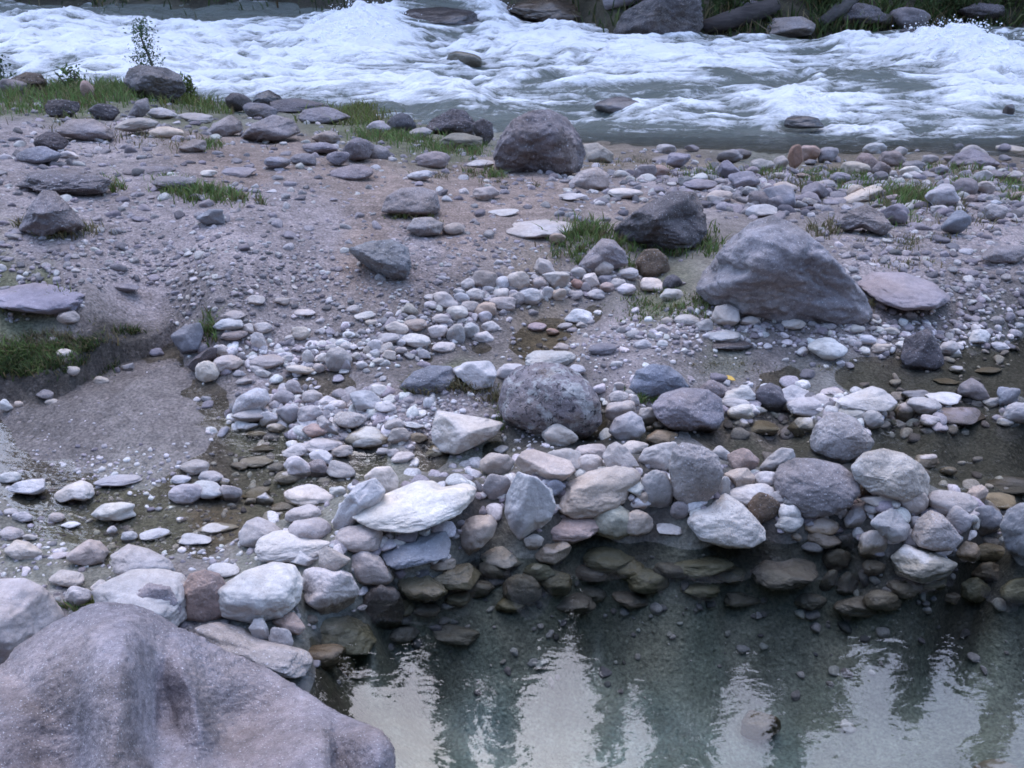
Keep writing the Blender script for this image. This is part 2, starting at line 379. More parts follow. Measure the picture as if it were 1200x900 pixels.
# still and trickling water
def water_material(name, tint, ior, rip, scale, rough=.02):
    m = M(name); vec = m.n('ShaderNodeTexCoord').outputs['Object']
    mp = m.n('ShaderNodeMapping'); m.l(vec, mp.inputs[0]); mp.inputs['Scale'].default_value = (1, 1.6, 1)
    h = m.math('ADD', m.noise(mp.outputs[0], scale, 3, .55, .4), m.math('MULTIPLY', m.noise(mp.outputs[0], scale*4.3, 2, .5), .22))
    nrm = m.bump(h, rip, 1.0)
    fr = m.n('ShaderNodeFresnel'); fr.inputs['IOR'].default_value = ior; m.l(nrm, fr.inputs['Normal'])
    tr = m.n('ShaderNodeBsdfTransparent'); tr.inputs[0].default_value = (*tint, 1)
    gl = m.n('ShaderNodeBsdfGlossy'); gl.inputs['Roughness'].default_value = rough; gl.inputs[0].default_value = (1, 1, 1, 1); m.l(nrm, gl.inputs['Normal'])
    mx = m.n('ShaderNodeMixShader'); m.l(fr.outputs[0], mx.inputs[0]); m.l(tr.outputs[0], mx.inputs[1]); m.l(gl.outputs[0], mx.inputs[2])
    return m.done(mx.outputs[0])
PWM = water_material('pool water', (.82, .86, .83), 1.45, .0009, 6)
SWM = water_material('shallow water', (.80, .80, .74), 1.45, .003, 11, .05)
SHORE = [(300, 770), (395, 735), (440, 700), (500, 675), (560, 655), (640, 635), (750, 615), (860, 618), (940, 625), (1030, 635), (1100, 640), (1170, 635), (1300, 625), (1700, 600)]
pts = [at(u, v, 0)[:2] for u, v in SHORE]+[(9, 3.0), (9, .25), (1.5, .25), (-.9, .25), (-.9, 1.0)]
bm = bmesh.new()
fc = bm.faces.new([bm.verts.new((*p[:2], 0)) for p in pts]); bm.normal_update()
if fc.normal.z < 0: fc.normal_flip()
bmesh.ops.triangulate(bm, faces=[fc])
me = bpy.data.meshes.new('pool_water'); bm.to_mesh(me); bm.free(); me.materials.append(PWM)
tag(obj('pool_water', me), kind='structure')

WP = '''-150 540 .07;0 600 .058;100 600 .058;200 600 .06;300 560 .06;30 650 .06;150 660 .062;250 630 .06;380 580 .06;430 545 .065;500 545 .07;600 540 .075;700 508 .085;850 520 .085;1000 520 .085;1120 545 .085;1200 520 .085;1300 540 .085
1050 440 .125;1150 435 .125;1000 452 .125;930 430 .122;850 433 .126;1300 430 .125;60 540 .066;150 545 .06;100 500 .086;200 480 .106;250 450 .13;0 500 .088;250 520 .08;330 515 .085
450 443 .138;400 447 .137;500 427 .142;560 405 .145;640 380 .15;700 365 .153;760 350 .158;620 400 .148;340 445 .135;540 460 .10;640 500 .085;740 480 .09;860 480 .1;960 490 .1;1100 490 .1;800 410 .14;700 420 .13'''
WF = Field([tuple(map(float, q.split())) for row in WP.splitlines() for q in row.split(';')], .5, 14)
uu = np.arange(-220, 1421, 7.0); vv = np.arange(332, 676, 4.0)
U, V = np.meshgrid(uu, vv); U = U.ravel(); V = V.ravel()
D = FWD[None]+RGT[None]*((U-600)/F)[:, None]-UPV[None]*((V-450)/F)[:, None]
Pw = CAM+D*((.1-CAMZ)/D[:, 2])[:, None]
Zw = WF(Pw[:, 0], Pw[:, 1]); Gw = ground(Pw[:, 0], Pw[:, 1], True)
vcut = np.interp(U, [-300, 300, 360, 430, 540, 640, 800, 950, 1100, 1250, 1450], [705, 690, 640, 592, 575, 565, 565, 570, 590, 605, 610])
ok = (Zw > Gw-.035) & (V < vcut)
I = np.arange(len(U)).reshape(len(vv), len(uu))
q = np.stack([I[:-1, :-1], I[1:, :-1], I[1:, 1:], I[:-1, 1:]], -1).reshape(-1, 4)
q = q[ok[q].any(1)]
used = np.unique(q); re = np.zeros(len(U), int); re[used] = np.arange(len(used))
tag(obj('shallow_water', mesh_np('shallow_water', np.stack([Pw[used, 0], Pw[used, 1], Zw[used]], 1), re[q], SWM)), kind='structure')

# the river in spate: humps, troughs and foam modelled on one sheet
ry = np.concatenate([np.linspace(7.6, 14, 200), np.linspace(14.03, 24.5, 180)])
rx = np.concatenate([np.linspace(-40, -13.2, 60), np.linspace(-13, 13, 470), np.linspace(13.2, 40, 60)])
X, Y = np.meshgrid(rx, ry); X = X.ravel(); Y = Y.ravel()
ru, rv = proj(X, Y, -.4)
warp = .9*fbm(P3(X*.35, Y*.5, 3), 3)
big = fbm(P3(X*.42+warp*.4, Y*.95, 1), 4, .5)
rid = 1-np.abs(fbm(P3(X*.55+warp, Y*1.5+.35*warp, 8), 4, .55))*1.9
fine_ = fbm(P3(X*1.6+warp, Y*4.2, 5), 4, .6)
# places seen in the photo: u v half-width half-height foam hump
SPOT = '''430 42 55 20 1.1 .40;400 55 60 18 .7 .08;575 22 26 16 1.0 .3;1110 68 75 20 1.2 .40;1170 95 60 18 .9 .3;950 125 70 12 .8 .15;1050 150 110 9 .7 .05;60 35 90 16 .55 .18;150 60 120 22 .5 .2;250 45 70 18 .5 .14;330 75 90 14 .6 .1
620 60 120 12 .45 .1;760 62 110 14 .45 .12;850 75 100 12 .35 .05;520 100 110 9 .35 .05;480 108 60 7 .4 .05;300 100 100 10 .5 .05;700 90 120 10 .3 .05;1150 120 60 10 .4 .1;880 50 60 8 .3 .1;780 130 50 12 .5 .05;30 55 50 16 .35 .14;120 80 90 12 .4 .1;190 95 60 10 .5 .1;1000 55 40 14 .3 .1;640 45 60 12 .5 .1
70 33 35 10 -.55 .1;200 22 60 8 -.3 -.1;290 50 40 8 -.4 -.15;1010 96 90 12 -.6 .22;860 92 60 7 -.3 .1;640 95 40 7 -.3 0;960 45 40 8 -.5 0;300 10 300 8 -.8 -.1;510 22 55 16 -.7 .25;850 165 160 10 -.8 0;640 143 120 8 -.9 0;500 128 100 6 -.6 0;1150 165 80 8 -.5 0;400 122 90 6 -.4 0;700 120 60 6 -.2 0;1080 112 60 6 -.3 .1;330 118 60 6 -.4 0;760 108 120 6 -.35 .05;560 88 60 5 -.3 0;1100 30 200 10 -.9 -.1;900 40 120 6 -.5 0;60 90 60 8 -.1 0;90 82 40 8 -.3 .05'''
sf = np.zeros(len(X)); sh = np.zeros(len(X))
for row in SPOT.splitlines():
    for t in row.split(';'):
        u, v, a, b, f, h = map(float, t.split())
        g = np.exp(-(((ru-u+10*fine_)/a)**2+((rv-v+3*fine_)/b)**2)*1.1)
        sf += f*g; sh += h*g
fl2 = fbm(P3(X*.9+warp*1.4, Y*6.5+warp*1.2, 2), 5, .62)
flow = sstep(8.6, 11.5, Y)*sstep(24.5, 20.5, Y)
Zr = -.46+(.03+.16*flow)*big*.8+.04*flow*rid+.035*flow*fine_+.02*flow*fl2+sh
Zr = Zr+np.clip(sf+.2, 0, 1)*(.10*fbm(P3(X*1.9+warp, Y*3.4, 4), 4, .62)+.03*np.abs(fbm(P3(X*8, Y*12, 9), 3, .6)))
Zr = np.where(rv > 150, np.minimum(Zr, -.44+.02*big), Zr)
foam = .34*rid+.38*fine_+.5*fl2+.25*big+.5*np.clip(fbm(P3(X*1.9+warp, Y*3.4, 4), 4, .62), -.6, .6)+sf*1.1+.22-.5*sstep(118, 165, rv)-.4*sstep(24, 10, rv)
foam = np.clip(foam, -.3, 1.1)
shal = sstep(138, 172, rv)*sstep(480, 640, ru)
ok_i = np.arange(len(X)).reshape(len(ry), len(rx))
q = np.stack([ok_i[:-1, :-1], ok_i[:-1, 1:], ok_i[1:, 1:], ok_i[1:, :-1]], -1).reshape(-1, 4)
m = M('white water'); vec = m.n('ShaderNodeTexCoord').outputs['Object']
mp = m.n('ShaderNodeMapping'); m.l(vec, mp.inputs[0]); mp.inputs['Scale'].default_value = (.9, 2.3, 1.6)
fo = m.attr('foam', 2)
d1 = m.noise(mp.outputs[0], 1.9, 9, .72, 1.6); d2 = m.noise(mp.outputs[0], 7, 6, .72, 1.2); d3 = m.noise(vec, 38, 4, .7)
f = m.math('ADD', fo, m.math('ADD', m.math('MULTIPLY', m.math('SUBTRACT', d1, .5), 2.3), m.math('MULTIPLY', m.math('SUBTRACT', d2, .5), 1.1)))
f = m.math('ADD', f, m.math('MULTIPLY', m.math('SUBTRACT', d3, .5), .5))
fac = m.ramp(f, (.12, 0), (.42, .30), (.75, .68), (1.0, 1))
wc = m.mix(d1, (.085, .095, .08), (.18, .19, .165))
c = m.mix(fac, wc, (.82, .81, .82))
nrm = m.bump(m.math('ADD', m.math('MULTIPLY', d1, .10), m.math('ADD', m.math('MULTIPLY', d2, .05), m.math('MULTIPLY', d3, .012))), 1.0, .8)
pb = m.principled(c, m.math('ADD', .14, m.math('MULTIPLY', fac, .6)), nrm, .5)
tr = m.n('ShaderNodeBsdfTransparent'); tr.inputs[0].default_value = (.75, .72, .6, 1)
fr = m.n('ShaderNodeFresnel'); fr.inputs['IOR'].default_value = 1.33; m.l(nrm, fr.inputs['Normal'])
gl = m.n('ShaderNodeBsdfGlossy'); gl.inputs['Roughness'].default_value = .08; m.l(nrm, gl.inputs['Normal'])
cl = m.n('ShaderNodeMixShader'); m.l(fr.outputs[0], cl.inputs[0]); m.l(tr.outputs[0], cl.inputs[1]); m.l(gl.outputs[0], cl.inputs[2])
mx = m.n('ShaderNodeMixShader'); m.l(m.math('MULTIPLY', m.attr('shallow', 2), m.math('SUBTRACT', 1.0, fac, True)), mx.inputs[0]); m.l(pb, mx.inputs[1]); m.l(cl.outputs[0], mx.inputs[2])
RWM = m.done(mx.outputs[0])
rme = mesh_np('river_water', np.stack([X, Y, Zr], 1), q, RWM)
attr(rme, 'foam', foam); attr(rme, 'shallow', shal*.85)
tag(obj('river_water', rme), kind='structure')

# drops thrown up along the crests
rg = np.random.default_rng(31)
cr = np.where((sf > .75) & (sh > .07) & (foam > .55))[0]
pk = rg.choice(cr, 2600); jit = rg.normal(0, 1, (2600, 3))*[.16, .16, .05]
dp = np.stack([X[pk], Y[pk], Zr[pk]], 1)+jit; dp[:, 2] = Zr[pk]+np.abs(rg.normal(0, .055, 2600))+.005
dsz = np.clip(rg.lognormal(math.log(.007), .5, 2600), .003, .022)
d_, f_ = ico(1)
m = M('spray drops'); SPR = m.done(m.principled((.82, .83, .86), .5))
V = (d_[None]*dsz[:, None, None]*np.array([1, 1, .8])+dp[:, None]).reshape(-1, 3)
tag(obj('spray', mesh_np('spray', V, (f_[None]+(np.arange(2600)*len(d_))[:, None, None]).reshape(-1, 3), SPR)), kind='stuff')
# ------------------------------------------------------------------ THE ROCKS, one object each
# kind | surface | colour | outline in photo pixels (E: centre, width, height, tilt; or polygon) | label | short name for neighbours
COLR = {'W': (.53, .485, .462), 'w': (.48, .435, .415), 'p': (.39, .345, .33), 'g': (.24, .21, .215), 'd': (.13, .114, .118), 'b': (.22, .212, .228),
        't': (.43, .36, .31), 'k': (.34, .25, .22), 'm': (.24, .22, .18), 'r': (.30, .19, .15), 'h': (.28, .245, .262), 'n': (.16, .12, .09), 'H': (.285, .257, .262)}
CWORD = {'W': 'white', 'w': 'whitish', 'p': 'pale grey', 'g': 'grey', 'd': 'dark', 'b': 'blue-grey', 't': 'cream', 'k': 'pinkish brown', 'm': 'mossy brown', 'r': 'rust red', 'h': 'lilac grey', 'n': 'brown', 'H': 'lilac grey'}
SWORD = {'r': 'rounded', 'a': 'angular', 'b': 'rough', 'B': 'pitted', 'L': 'lichened', 'A': 'angular', 'F': 'coarse', 'M': 'slimy', 'v': 'wet'}
NAMES = {'B': ('boulder', 'boulder'), 'S': ('stone', 'stone'), 'C': ('cobble', 'cobble'), 'L': ('flat_stone', 'flat stone')}
DATA = '''
B|F|H|-200,1000 -190,830 -60,785 0,782 20,755 60,730 105,710 140,708 170,712 200,728 240,745 290,770 330,789 370,816 400,834 420,848 441,846 455,861 463,900 462,1000 300,1090 0,1090|huge lilac grey boulder with a ridge and scooped flank beside the pool|huge ridged boulder
B|r|p|-75,720 -40,688 0,678 30,677 55,690 72,712 79,727 60,748 20,768 -20,790 -75,780|smooth pale round boulder cut off by the left edge of the photo|smooth boulder at the left edge
B|r|p|106,692 130,678 155,667 190,666 215,672 226,690 223,722 200,742 150,738 114,715|broad smooth pale stone behind the top of the huge ridged boulder|
S|b|h|140,710 155,692 175,682 200,686 213,705 213,730 190,742 150,735|lilac grey pitted stone peeping over the huge ridged boulder's peak|
S|a|k|210,695 222,672 240,667 258,672 268,690 272,701 266,722 240,732 216,727 209,708|brown pink angular block wedged beside the long cream boulder|brown pink block
B|r|w|252,690 288,668 320,658 345,661 357,680 352,705 332,724 295,731 260,724|long smooth cream boulder between the brown pink block and the white block|long cream boulder
S|a|W|352,690 356,668 366,664 400,667 412,672 422,692 415,706 395,720 380,721 357,706|brightest white angular block at the pool's upper left corner|bright white block
S|r|w|297,648 302,631 320,622 345,620 370,631 392,636 388,646 365,656 330,659 305,659|long whitish stone with a thin right tail, behind the long cream boulder|
S|r|p|279,626 288,611 302,605 320,612 333,623 325,641 300,643 281,639||
S|r|p|E 363 622 52 32 0||
C|a|W|E 354 652 42 24 0||
C|r|w|E 262 668 38 18 0||
S|a|p|E 392 655 38 30 0||
S|r|p|406,665 412,650 425,644 445,651 458,667 463,680 450,687 425,685 411,678|pale egg-shaped stone between the bright white block and the dark blue slab|pale egg stone
S|b|g|423,702 432,688 445,684 462,686 470,697 475,716 470,732 455,740 435,734 423,718|grey stone with a whitish cap, its lower half under water|half-sunk grey stone
S|M|m|465,681 475,673 500,672 518,684 526,695 510,704 480,704 467,693|mossy brown wedge at the waterline right of the half-sunk grey stone|
L|a|b|446,651 458,636 500,624 522,620 529,635 526,653 500,661 465,668 454,663|dark blue-grey slab tucked under the big white flat slab|dark blue slab
L|a|W|408,597 430,586 460,575 490,563 508,563 520,571 545,565 561,571 556,586 535,606 500,620 480,625 440,622 417,613|big white flat slab lying tilted on top of the dam|big white flat slab
S|M|t|426,558 440,547 458,546 467,560 468,578 455,585 433,578||
S|r|p|389,612 398,592 418,567 440,559 453,575 440,598 422,612 410,625 394,627|tall pale stone leaning against the big white flat slab's left end|
S|r|p|E 420 632 58 32 0||
S|a|t|526,641 535,615 555,604 575,603 584,612 578,629 560,646 543,657 529,651|cream block standing on edge right of the dark blue slab|cream block on edge
C|a|W|560,650 580,641 590,640 602,650 613,661 595,668 570,663|white wedge cobble at the waterline below the cream block on edge|
S|a|W|606,552 630,559 646,575 652,592 646,609 625,627 610,635 598,621 591,601 593,580|tall angular stone with a bright white top facet in the middle of the dam|white-topped angular stone
B|r|t|650,582 660,568 690,552 720,545 746,549 754,562 746,583 720,597 695,608 670,608 654,599|large pinkish cream boulder with rusty stains in the middle of the dam|large pinkish boulder
S|r|k|635,622 648,606 665,602 702,608 706,619 690,631 670,638 644,636|pinkish brown flat stone directly below the large pinkish boulder|pinkish brown flat stone
C|r|t|E 626 635 24 19 10||
C|a|w|624,650 640,637 660,632 671,640 665,653 650,662 631,659|grey white angular cobble at the waterline below the pinkish brown flat stone|
C|r|p|E 747 613 38 32 0|round pale cobble at the waterline right of the large pinkish boulder|round pale waterline cobble
S|M|m|E 718 612 50 42 0||
S|r|p|751,561 765,550 780,552 790,570 788,589 775,600 760,597 752,581||
B|b|p|783,546 788,525 800,518 825,523 842,534 848,556 841,576 825,592 805,597 789,582|large blocky pale boulder with a rough face on the dam crest|blocky pale boulder
S|r|p|746,541 755,525 775,519 793,517 797,540 782,554 757,550||
C|r|w|E 743 525 34 18 0||
S|a|p|705,536 712,522 722,517 735,525 746,540 752,552 735,550 711,549|pointed pale stone on the dam crest above the large pinkish boulder|pointed pale stone
C|r|p|E 693 531 38 22 0||
C|r|w|E 691 545 33 26 0|white cobble with faint grey bands, touching the pointed pale stone|
C|r|p|E 660 538 44 26 0||
S|a|t|602,541 612,528 625,526 650,534 668,539 676,552 660,564 640,564 614,554|angular stone with rust brown broken faces above the white-topped angular stone|rust-faced stone
S|r|p|E 582 544 40 28 -12||
C|r|p|E 582 572 34 34 0||
C|r|w|E 656 512 43 32 0|smooth round egg-white cobble in front of the lichened boulder|egg-white cobble
C|r|b|E 651 572 24 20 0||
C|r|p|E 752 587 18 22 0||
C|r|g|E 797 598 24 24 0||
C|a|w|E 785 620 32 14 0||
B|b|W|803,611 815,595 835,582 850,577 870,590 884,605 897,620 898,633 880,643 850,643 820,633|white boulder with a sloping shoulder, foot in the pool, right of centre|white shoulder boulder
S|r|w|E 882 582 62 32 0||
C|b|n|E 895 595 40 37 0|dark brown round cobble beside the white shoulder boulder|dark round cobble
B|b|g|905,561 912,545 930,536 955,537 985,544 1006,560 1009,576 998,594 975,604 945,608 920,600 909,582|big rounded grey boulder with a crease across its top on the dam|big creased boulder
C|r|w|E 898 562 28 20 0||
S|a|k|E 871 541 38 32 0|pinkish brown angular stone behind the dam crest right of the blocky pale boulder|
C|a|t|847,555 862,549 876,548 886,560 880,572 868,575 855,568||
S|r|p|888,549 900,535 915,524 930,526 933,536 918,547 900,556||
C|r|p|E 845 532 26 20 0||
C|r|w|E 848 572 16 28 0||
C|r|w|E 925 614 34 21 0|neat whitish oval cobble tucked under the big creased boulder|
C|M|t|E 960 617 48 24 0||
C|r|p|938,625 948,615 962,616 980,628 988,637 970,643 945,638||
C|r|t|E 933 629 14 10 0||
C|r|b|E 991 636 22 24 0||
B|b|p|996,546 1012,530 1035,525 1060,531 1080,544 1090,559 1089,582 1060,588 1020,578 1001,562|wide domed pale boulder behind the dam's right part|wide domed boulder
S|v|n|1003,573 1014,556 1030,552 1047,559 1045,573 1030,581 1010,581|nearly black wet stone with a pink upper edge right of the big creased boulder|black pink-edged stone
S|a|w|1003,584 1030,580 1045,567 1054,572 1056,592 1045,598 1025,594||
C|r|p|E 1071 588 36 33 0||
C|a|w|988,610 995,598 1012,591 1020,600 1018,613 1003,620 991,618||
S|a|p|1018,613 1030,602 1045,595 1058,605 1069,619 1062,634 1045,637 1029,623||
C|r|t|1005,641 1008,626 1020,621 1035,621 1044,632 1041,650 1025,657 1007,652|cream cobble with a notched top at the waterline|notched cream cobble
S|b|p|1066,629 1075,608 1090,597 1105,603 1118,617 1129,633 1118,645 1098,647 1077,641|rough pale stone with a chipped lower lip, right part of the dam|chipped-lip stone
S|r|W|1043,652 1060,637 1080,641 1105,651 1124,661 1110,677 1080,684 1050,674|white stone lying half under water at the dam's foot|
C|r|t|E 1131 646 36 25 0||
C|r|t|E 1163 648 37 24 0||
C|r|p|E 1162 634 27 12 0||
B|r|b|1171,616 1180,597 1195,589 1220,589 1237,620 1227,657 1200,659 1180,647|large blue-grey boulder cut off by the right edge of the photo|blue-grey edge boulder
S|r|b|E 1155 611 42 38 0||
S|r|p|E 1117 590 60 32 0||
S|r|p|E 1123 608 38 32 0||
C|a|t|1127,583 1140,570 1152,567 1159,576 1151,592 1134,594||
C|r|t|E 1168 587 46 20 0||
L|r|b|E 1188 568 66 22 0||
C|r|p|E 1086 541 30 18 0||
C|r|p|E 1112 552 20 12 -20||
C|r|p|E 1075 612 20 15 0||
B|L|g|583,472 590,445 605,430 630,424 655,425 675,434 692,449 704,470 706,497 690,513 660,518 635,516 610,507 588,492|large lichen-spotted boulder with black and green flecks near the photo's centre|lichened boulder
S|L|g|E 636 496 34 44 0|small lichened lobe of rock leaning on the lichened boulder's front|
B|a|w|505,506 511,480 545,486 575,491 592,496 581,511 560,522 535,533 517,530 506,517|pale wedge-shaped angular boulder with a flat tilted top, left of the lichened boulder|pale wedge boulder
S|b|b|468,452 485,435 505,428 530,429 536,446 520,460 488,462|blue-grey half of the grassy rock left of the lichened boulder|
S|a|w|526,434 545,424 575,422 583,436 577,455 555,457 538,444|white half of the grassy rock left of the lichened boulder|white grassy rock
S|r|w|E 600 438 38 25 5||
S|r|w|E 645 421 60 25 8||
C|r|p|E 658 407 20 11 0||
C|a|W|E 676 433 21 12 -15|small bright white flake resting by the lichened boulder's top right|
S|b|b|736,455 745,434 765,426 785,429 800,440 808,454 790,464 755,468|rounded blue-grey stone with grass growing at its foot|grassy blue-grey stone
B|b|h|763,476 775,461 800,454 830,456 846,467 849,491 841,505 810,509 785,503 769,490|solid lilac grey block-shaped boulder right of the lichened boulder|lilac grey block boulder
S|b|g|E 838 457 38 24 0||
C|r|w|E 725 466 24 17 0||
C|r|p|E 727 482 36 26 0||
S|r|p|712,506 720,490 740,481 753,490 757,506 748,516 725,517|round pale stone beside the still black water, right of the lichened boulder|
C|r|p|E 760 489 28 24 0||
C|r|t|E 776 513 38 19 0||
C|r|w|E 744 470 11 15 0||
C|r|w|E 726 453 14 11 0||
C|r|w|E 771 499 13 10 0||
C|r|w|E 761 503 9 8 0||
C|r|w|E 867 464 38 20 0||
C|r|w|E 862 473 36 16 0||
C|r|w|E 868 483 32 20 0||
C|r|w|E 886 480 26 13 0||
S|r|d|881,466 890,453 903,448 915,454 923,470 916,483 900,485 887,477|dark blue-grey egg stone standing in a row of whitish stones|dark egg stone
S|r|w|E 932 466 40 30 0||
S|r|p|E 948 478 52 26 0||
C|r|W|E 893 501 42 18 0|whitish cobble alone in dark water, below the dark egg stone|
C|a|w|921,502 935,489 952,489 956,505 945,517 931,512||
B|b|p|948,516 955,497 968,485 985,482 1005,491 1016,505 1026,519 1015,534 990,545 965,542 951,532|large rounded pale boulder standing behind the big creased boulder|round boulder behind the dam
S|a|w|977,469 1000,460 1022,452 1036,456 1054,472 1040,482 1015,482 989,480|long pale stone with a low peak in the second row of stones|low-peaked stone
C|r|p|E 975 459 28 10 0||
C|r|p|E 965 470 32 15 0||
C|r|w|E 1000 484 38 17 0||
C|r|p|E 1022 492 28 23 0||
C|r|p|E 1060 484 26 25 0||
S|r|p|E 1082 477 44 24 0||
C|r|w|E 1046 496 11 9 0||
L|a|h|E 1127 487 58 22 0||
C|r|w|E 1105 467 44 16 0||
S|r|g|1117,463 1125,450 1138,442 1152,450 1161,466 1150,475 1130,469|grey humped stone at the edge of the blue-green water|grey humped stone
C|r|b|E 1075 463 38 15 10||
C|r|p|E 1163 473 24 15 0||
S|r|b|E 1182 466 28 26 0||
S|r|p|E 1193 484 36 26 0||
C|r|W|E 1178 495 21 11 0||
C|r|p|E 1090 493 26 15 0||
C|r|w|E 1157 434 34 9 8||
C|r|p|E 1109 447 32 8 0||
C|r|p|E 1120 434 18 11 0||
B|A|d|1054,422 1060,395 1075,390 1088,384 1101,405 1108,426 1095,435 1064,432|dark purple triangular rock at the edge of the blue-green water|dark triangular rock
S|r|W|E 970 409 47 28 3|white oval stone on the wet flat below the pyramid boulder|white oval stone
C|r|w|E 940 412 15 12 0||
C|r|w|E 985 426 11 8 0||
S|a|W|833,373 838,359 852,356 866,362 868,376 855,385 840,383|white blocky stone below the pyramid boulder's left end|white blocky stone
C|r|k|E 828 341 19 14 0||
C|r|w|E 879 376 25 12 0||
C|r|p|E 848 395 42 16 0||
C|v|d|E 858 404 50 13 -4|dark wet rock sliver lying flat on the mud below the white blocky stone|
C|r|w|E 930 380 30 13 0||
C|r|w|E 1148 395 26 19 0||
C|r|w|E 1172 406 22 11 0||
C|r|p|E 1112 408 26 18 0||
C|r|w|E 1016 398 22 12 0||
C|r|w|E 1033 408 26 12 0||
C|r|p|E 1045 388 20 10 0||
C|r|w|E 1005 385 18 10 0||
B|A|H|812,338 830,310 850,284 880,260 905,251 935,264 960,284 986,310 1011,340 1028,374 1000,384 960,382 920,380 875,370 826,354|tallest pyramid-shaped lilac grey boulder, right of centre|pyramid boulder
L|r|h|1001,332 1020,318 1060,319 1095,331 1117,350 1100,362 1060,364 1030,355|low flat lilac grey boulder against the pyramid boulder's right foot|low boulder right of the pyramid boulder
S|a|w|E 892 247 38 16 0|small whitish slab behind the pyramid boulder's tip|
B|A|d|718,268 740,250 760,237 790,224 815,224 826,245 830,272 815,292 780,293 750,288 726,281|dark jagged boulder with whitish flecks behind the pyramid boulder's left|dark jagged boulder
S|b|g|676,312 690,295 705,279 720,281 733,295 737,310 715,318 690,321|grey humped stone with grass on both sides, below the dark jagged boulder|grass-flanked stone
C|r|w|E 707 315 25 20 0||
S|b|n|744,307 755,292 770,291 783,302 786,320 770,327 751,324|dark brown stone with a pale cap between the grass-flanked stone and pyramid boulder|dark brown capped stone
C|r|p|E 736 321 26 15 0||
C|r|W|E 767 334 34 18 0||
C|r|d|E 788 331 24 19 0||
C|r|w|E 787 346 28 16 0||
C|r|w|E 607 330 29 25 0||
C|r|p|E 632 332 18 16 0||
C|a|w|E 651 328 34 23 -15||
C|a|p|E 638 313 26 22 0||
C|r|w|E 678 320 19 15 0||
C|a|w|E 693 330 22 22 -20||
C|r|r|E 676 333 15 13 0|small rust red cobble in the long ridge of pale cobbles|
C|r|p|E 686 337 13 13 0||
C|r|w|E 698 345 24 13 0||
C|r|k|E 713 337 20 13 0||
C|r|w|E 725 333 19 14 0||
C|r|w|E 733 339 26 14 0||
C|r|t|E 653 346 22 16 0||
C|r|p|E 674 346 19 12 0||
C|r|w|E 664 341 11 11 0||
C|r|w|E 622 348 30 21 0||
C|r|p|E 605 351 22 19 0||
C|r|w|E 640 344 17 17 0||
C|r|b|E 709 328 19 11 0||
C|r|w|E 548 333 17 15 0||
S|r|g|E 567 328 34 23 0||
C|r|w|E 587 332 24 17 0||
C|r|w|E 557 345 22 15 0||
C|r|w|E 538 343 15 10 0||
C|r|w|E 572 339 15 9 0||
C|r|p|E 541 351 19 17 0||
C|r|p|E 522 352 30 21 0||
C|r|w|E 503 349 13 9 0||
C|r|w|E 504 357 15 9 0||
C|r|w|E 587 345 19 15 0||
C|r|p|E 602 347 15 15 0||
C|r|W|E 536 367 26 18 0||
C|r|w|E 516 374 22 13 0||
C|r|t|E 480 363 21 17 0||
C|r|p|E 551 360 24 15 0||
C|r|t|E 568 363 28 19 0||
C|r|p|E 589 356 32 17 0||
C|r|w|E 568 372 17 15 0||
C|r|w|E 575 383 22 14 0||
C|r|W|E 567 395 24 14 0||
C|r|w|E 552 388 21 21 20||
C|r|p|E 534 392 23 25 0||
C|r|w|E 513 389 23 17 0||
C|r|W|E 520 407 28 13 0||
C|r|w|E 497 415 16 12 0||
C|r|w|E 487 399 36 17 0||
C|r|p|E 456 397 30 14 0||
C|r|w|E 470 402 11 10 0||
C|r|W|E 427 370 25 11 0||
C|r|p|E 435 378 15 7 0||
C|r|p|E 487 381 28 15 0||
C|r|w|E 465 385 28 17 0||
C|r|p|E 482 374 13 10 0||
C|r|w|E 440 406 21 17 0||
C|a|w|E 452 409 19 13 20||
C|r|w|E 440 416 10 8 0||
C|r|w|E 456 416 17 12 0||
C|r|w|E 443 424 15 10 0||
C|r|w|E 424 428 14 10 0||
C|r|w|E 430 411 10 11 0||
C|r|w|E 422 404 10 9 0||
C|r|p|E 469 411 17 9 0||
S|r|p|E 403 425 17 25 0||
C|r|w|E 417 418 13 11 0||
C|r|w|E 405 406 15 11 0||
C|r|W|E 678 371 34 19 0|white rounded cobble alone in the stream below the pale ridge|white stream cobble
C|r|k|E 629 383 24 11 0||
C|r|r|E 648 389 16 9 0||
C|r|p|E 662 382 18 8 15||
C|r|w|E 682 381 13 8 0||
C|r|p|E 743 392 22 11 0||
C|r|p|E 754 404 22 13 0||
C|r|w|E 776 404 14 10 0||
C|r|p|E 777 386 22 13 0||
C|r|p|E 782 377 15 11 0||
C|r|p|E 805 375 30 14 0||
C|r|p|E 825 382 22 17 0||
C|r|g|E 706 409 34 15 0||
C|r|w|E 722 427 15 9 15||
S|a|b|199,393 215,382 235,377 239,390 234,406 230,416 214,416 205,404|blue-grey wedge rock with grass beside it at the end of the cut bank|blue-grey wedge rock
S|a|d|218,429 230,417 245,407 256,407 251,421 238,430 227,436|dark narrow stone leaning beside the round white stone|
S|r|W|E 243 436 29 27 0|round white stone at the edge of the mud flat|round white stone
C|r|p|E 267 426 36 21 0||
C|r|p|E 262 411 21 15 0||
C|r|W|E 303 402 19 26 0||
C|r|w|E 268 380 36 15 -5||
C|r|p|E 272 369 32 11 0||
C|r|w|E 308 385 23 15 0||
C|r|w|E 290 385 15 13 0||
C|r|t|E 352 391 22 17 0||
C|r|g|E 275 393 32 12 10||
C|r|p|E 312 424 44 17 5||
C|a|w|E 308 438 19 10 -20||
C|r|p|E 352 433 34 12 -15||
S|r|p|E 397 422 32 30 0||
C|r|w|E 402 403 22 11 0||
C|r|w|E 388 408 15 10 0||
C|r|w|E 377 420 17 13 0||
C|r|p|E 374 432 15 13 0||
C|r|w|E 361 420 15 21 0||
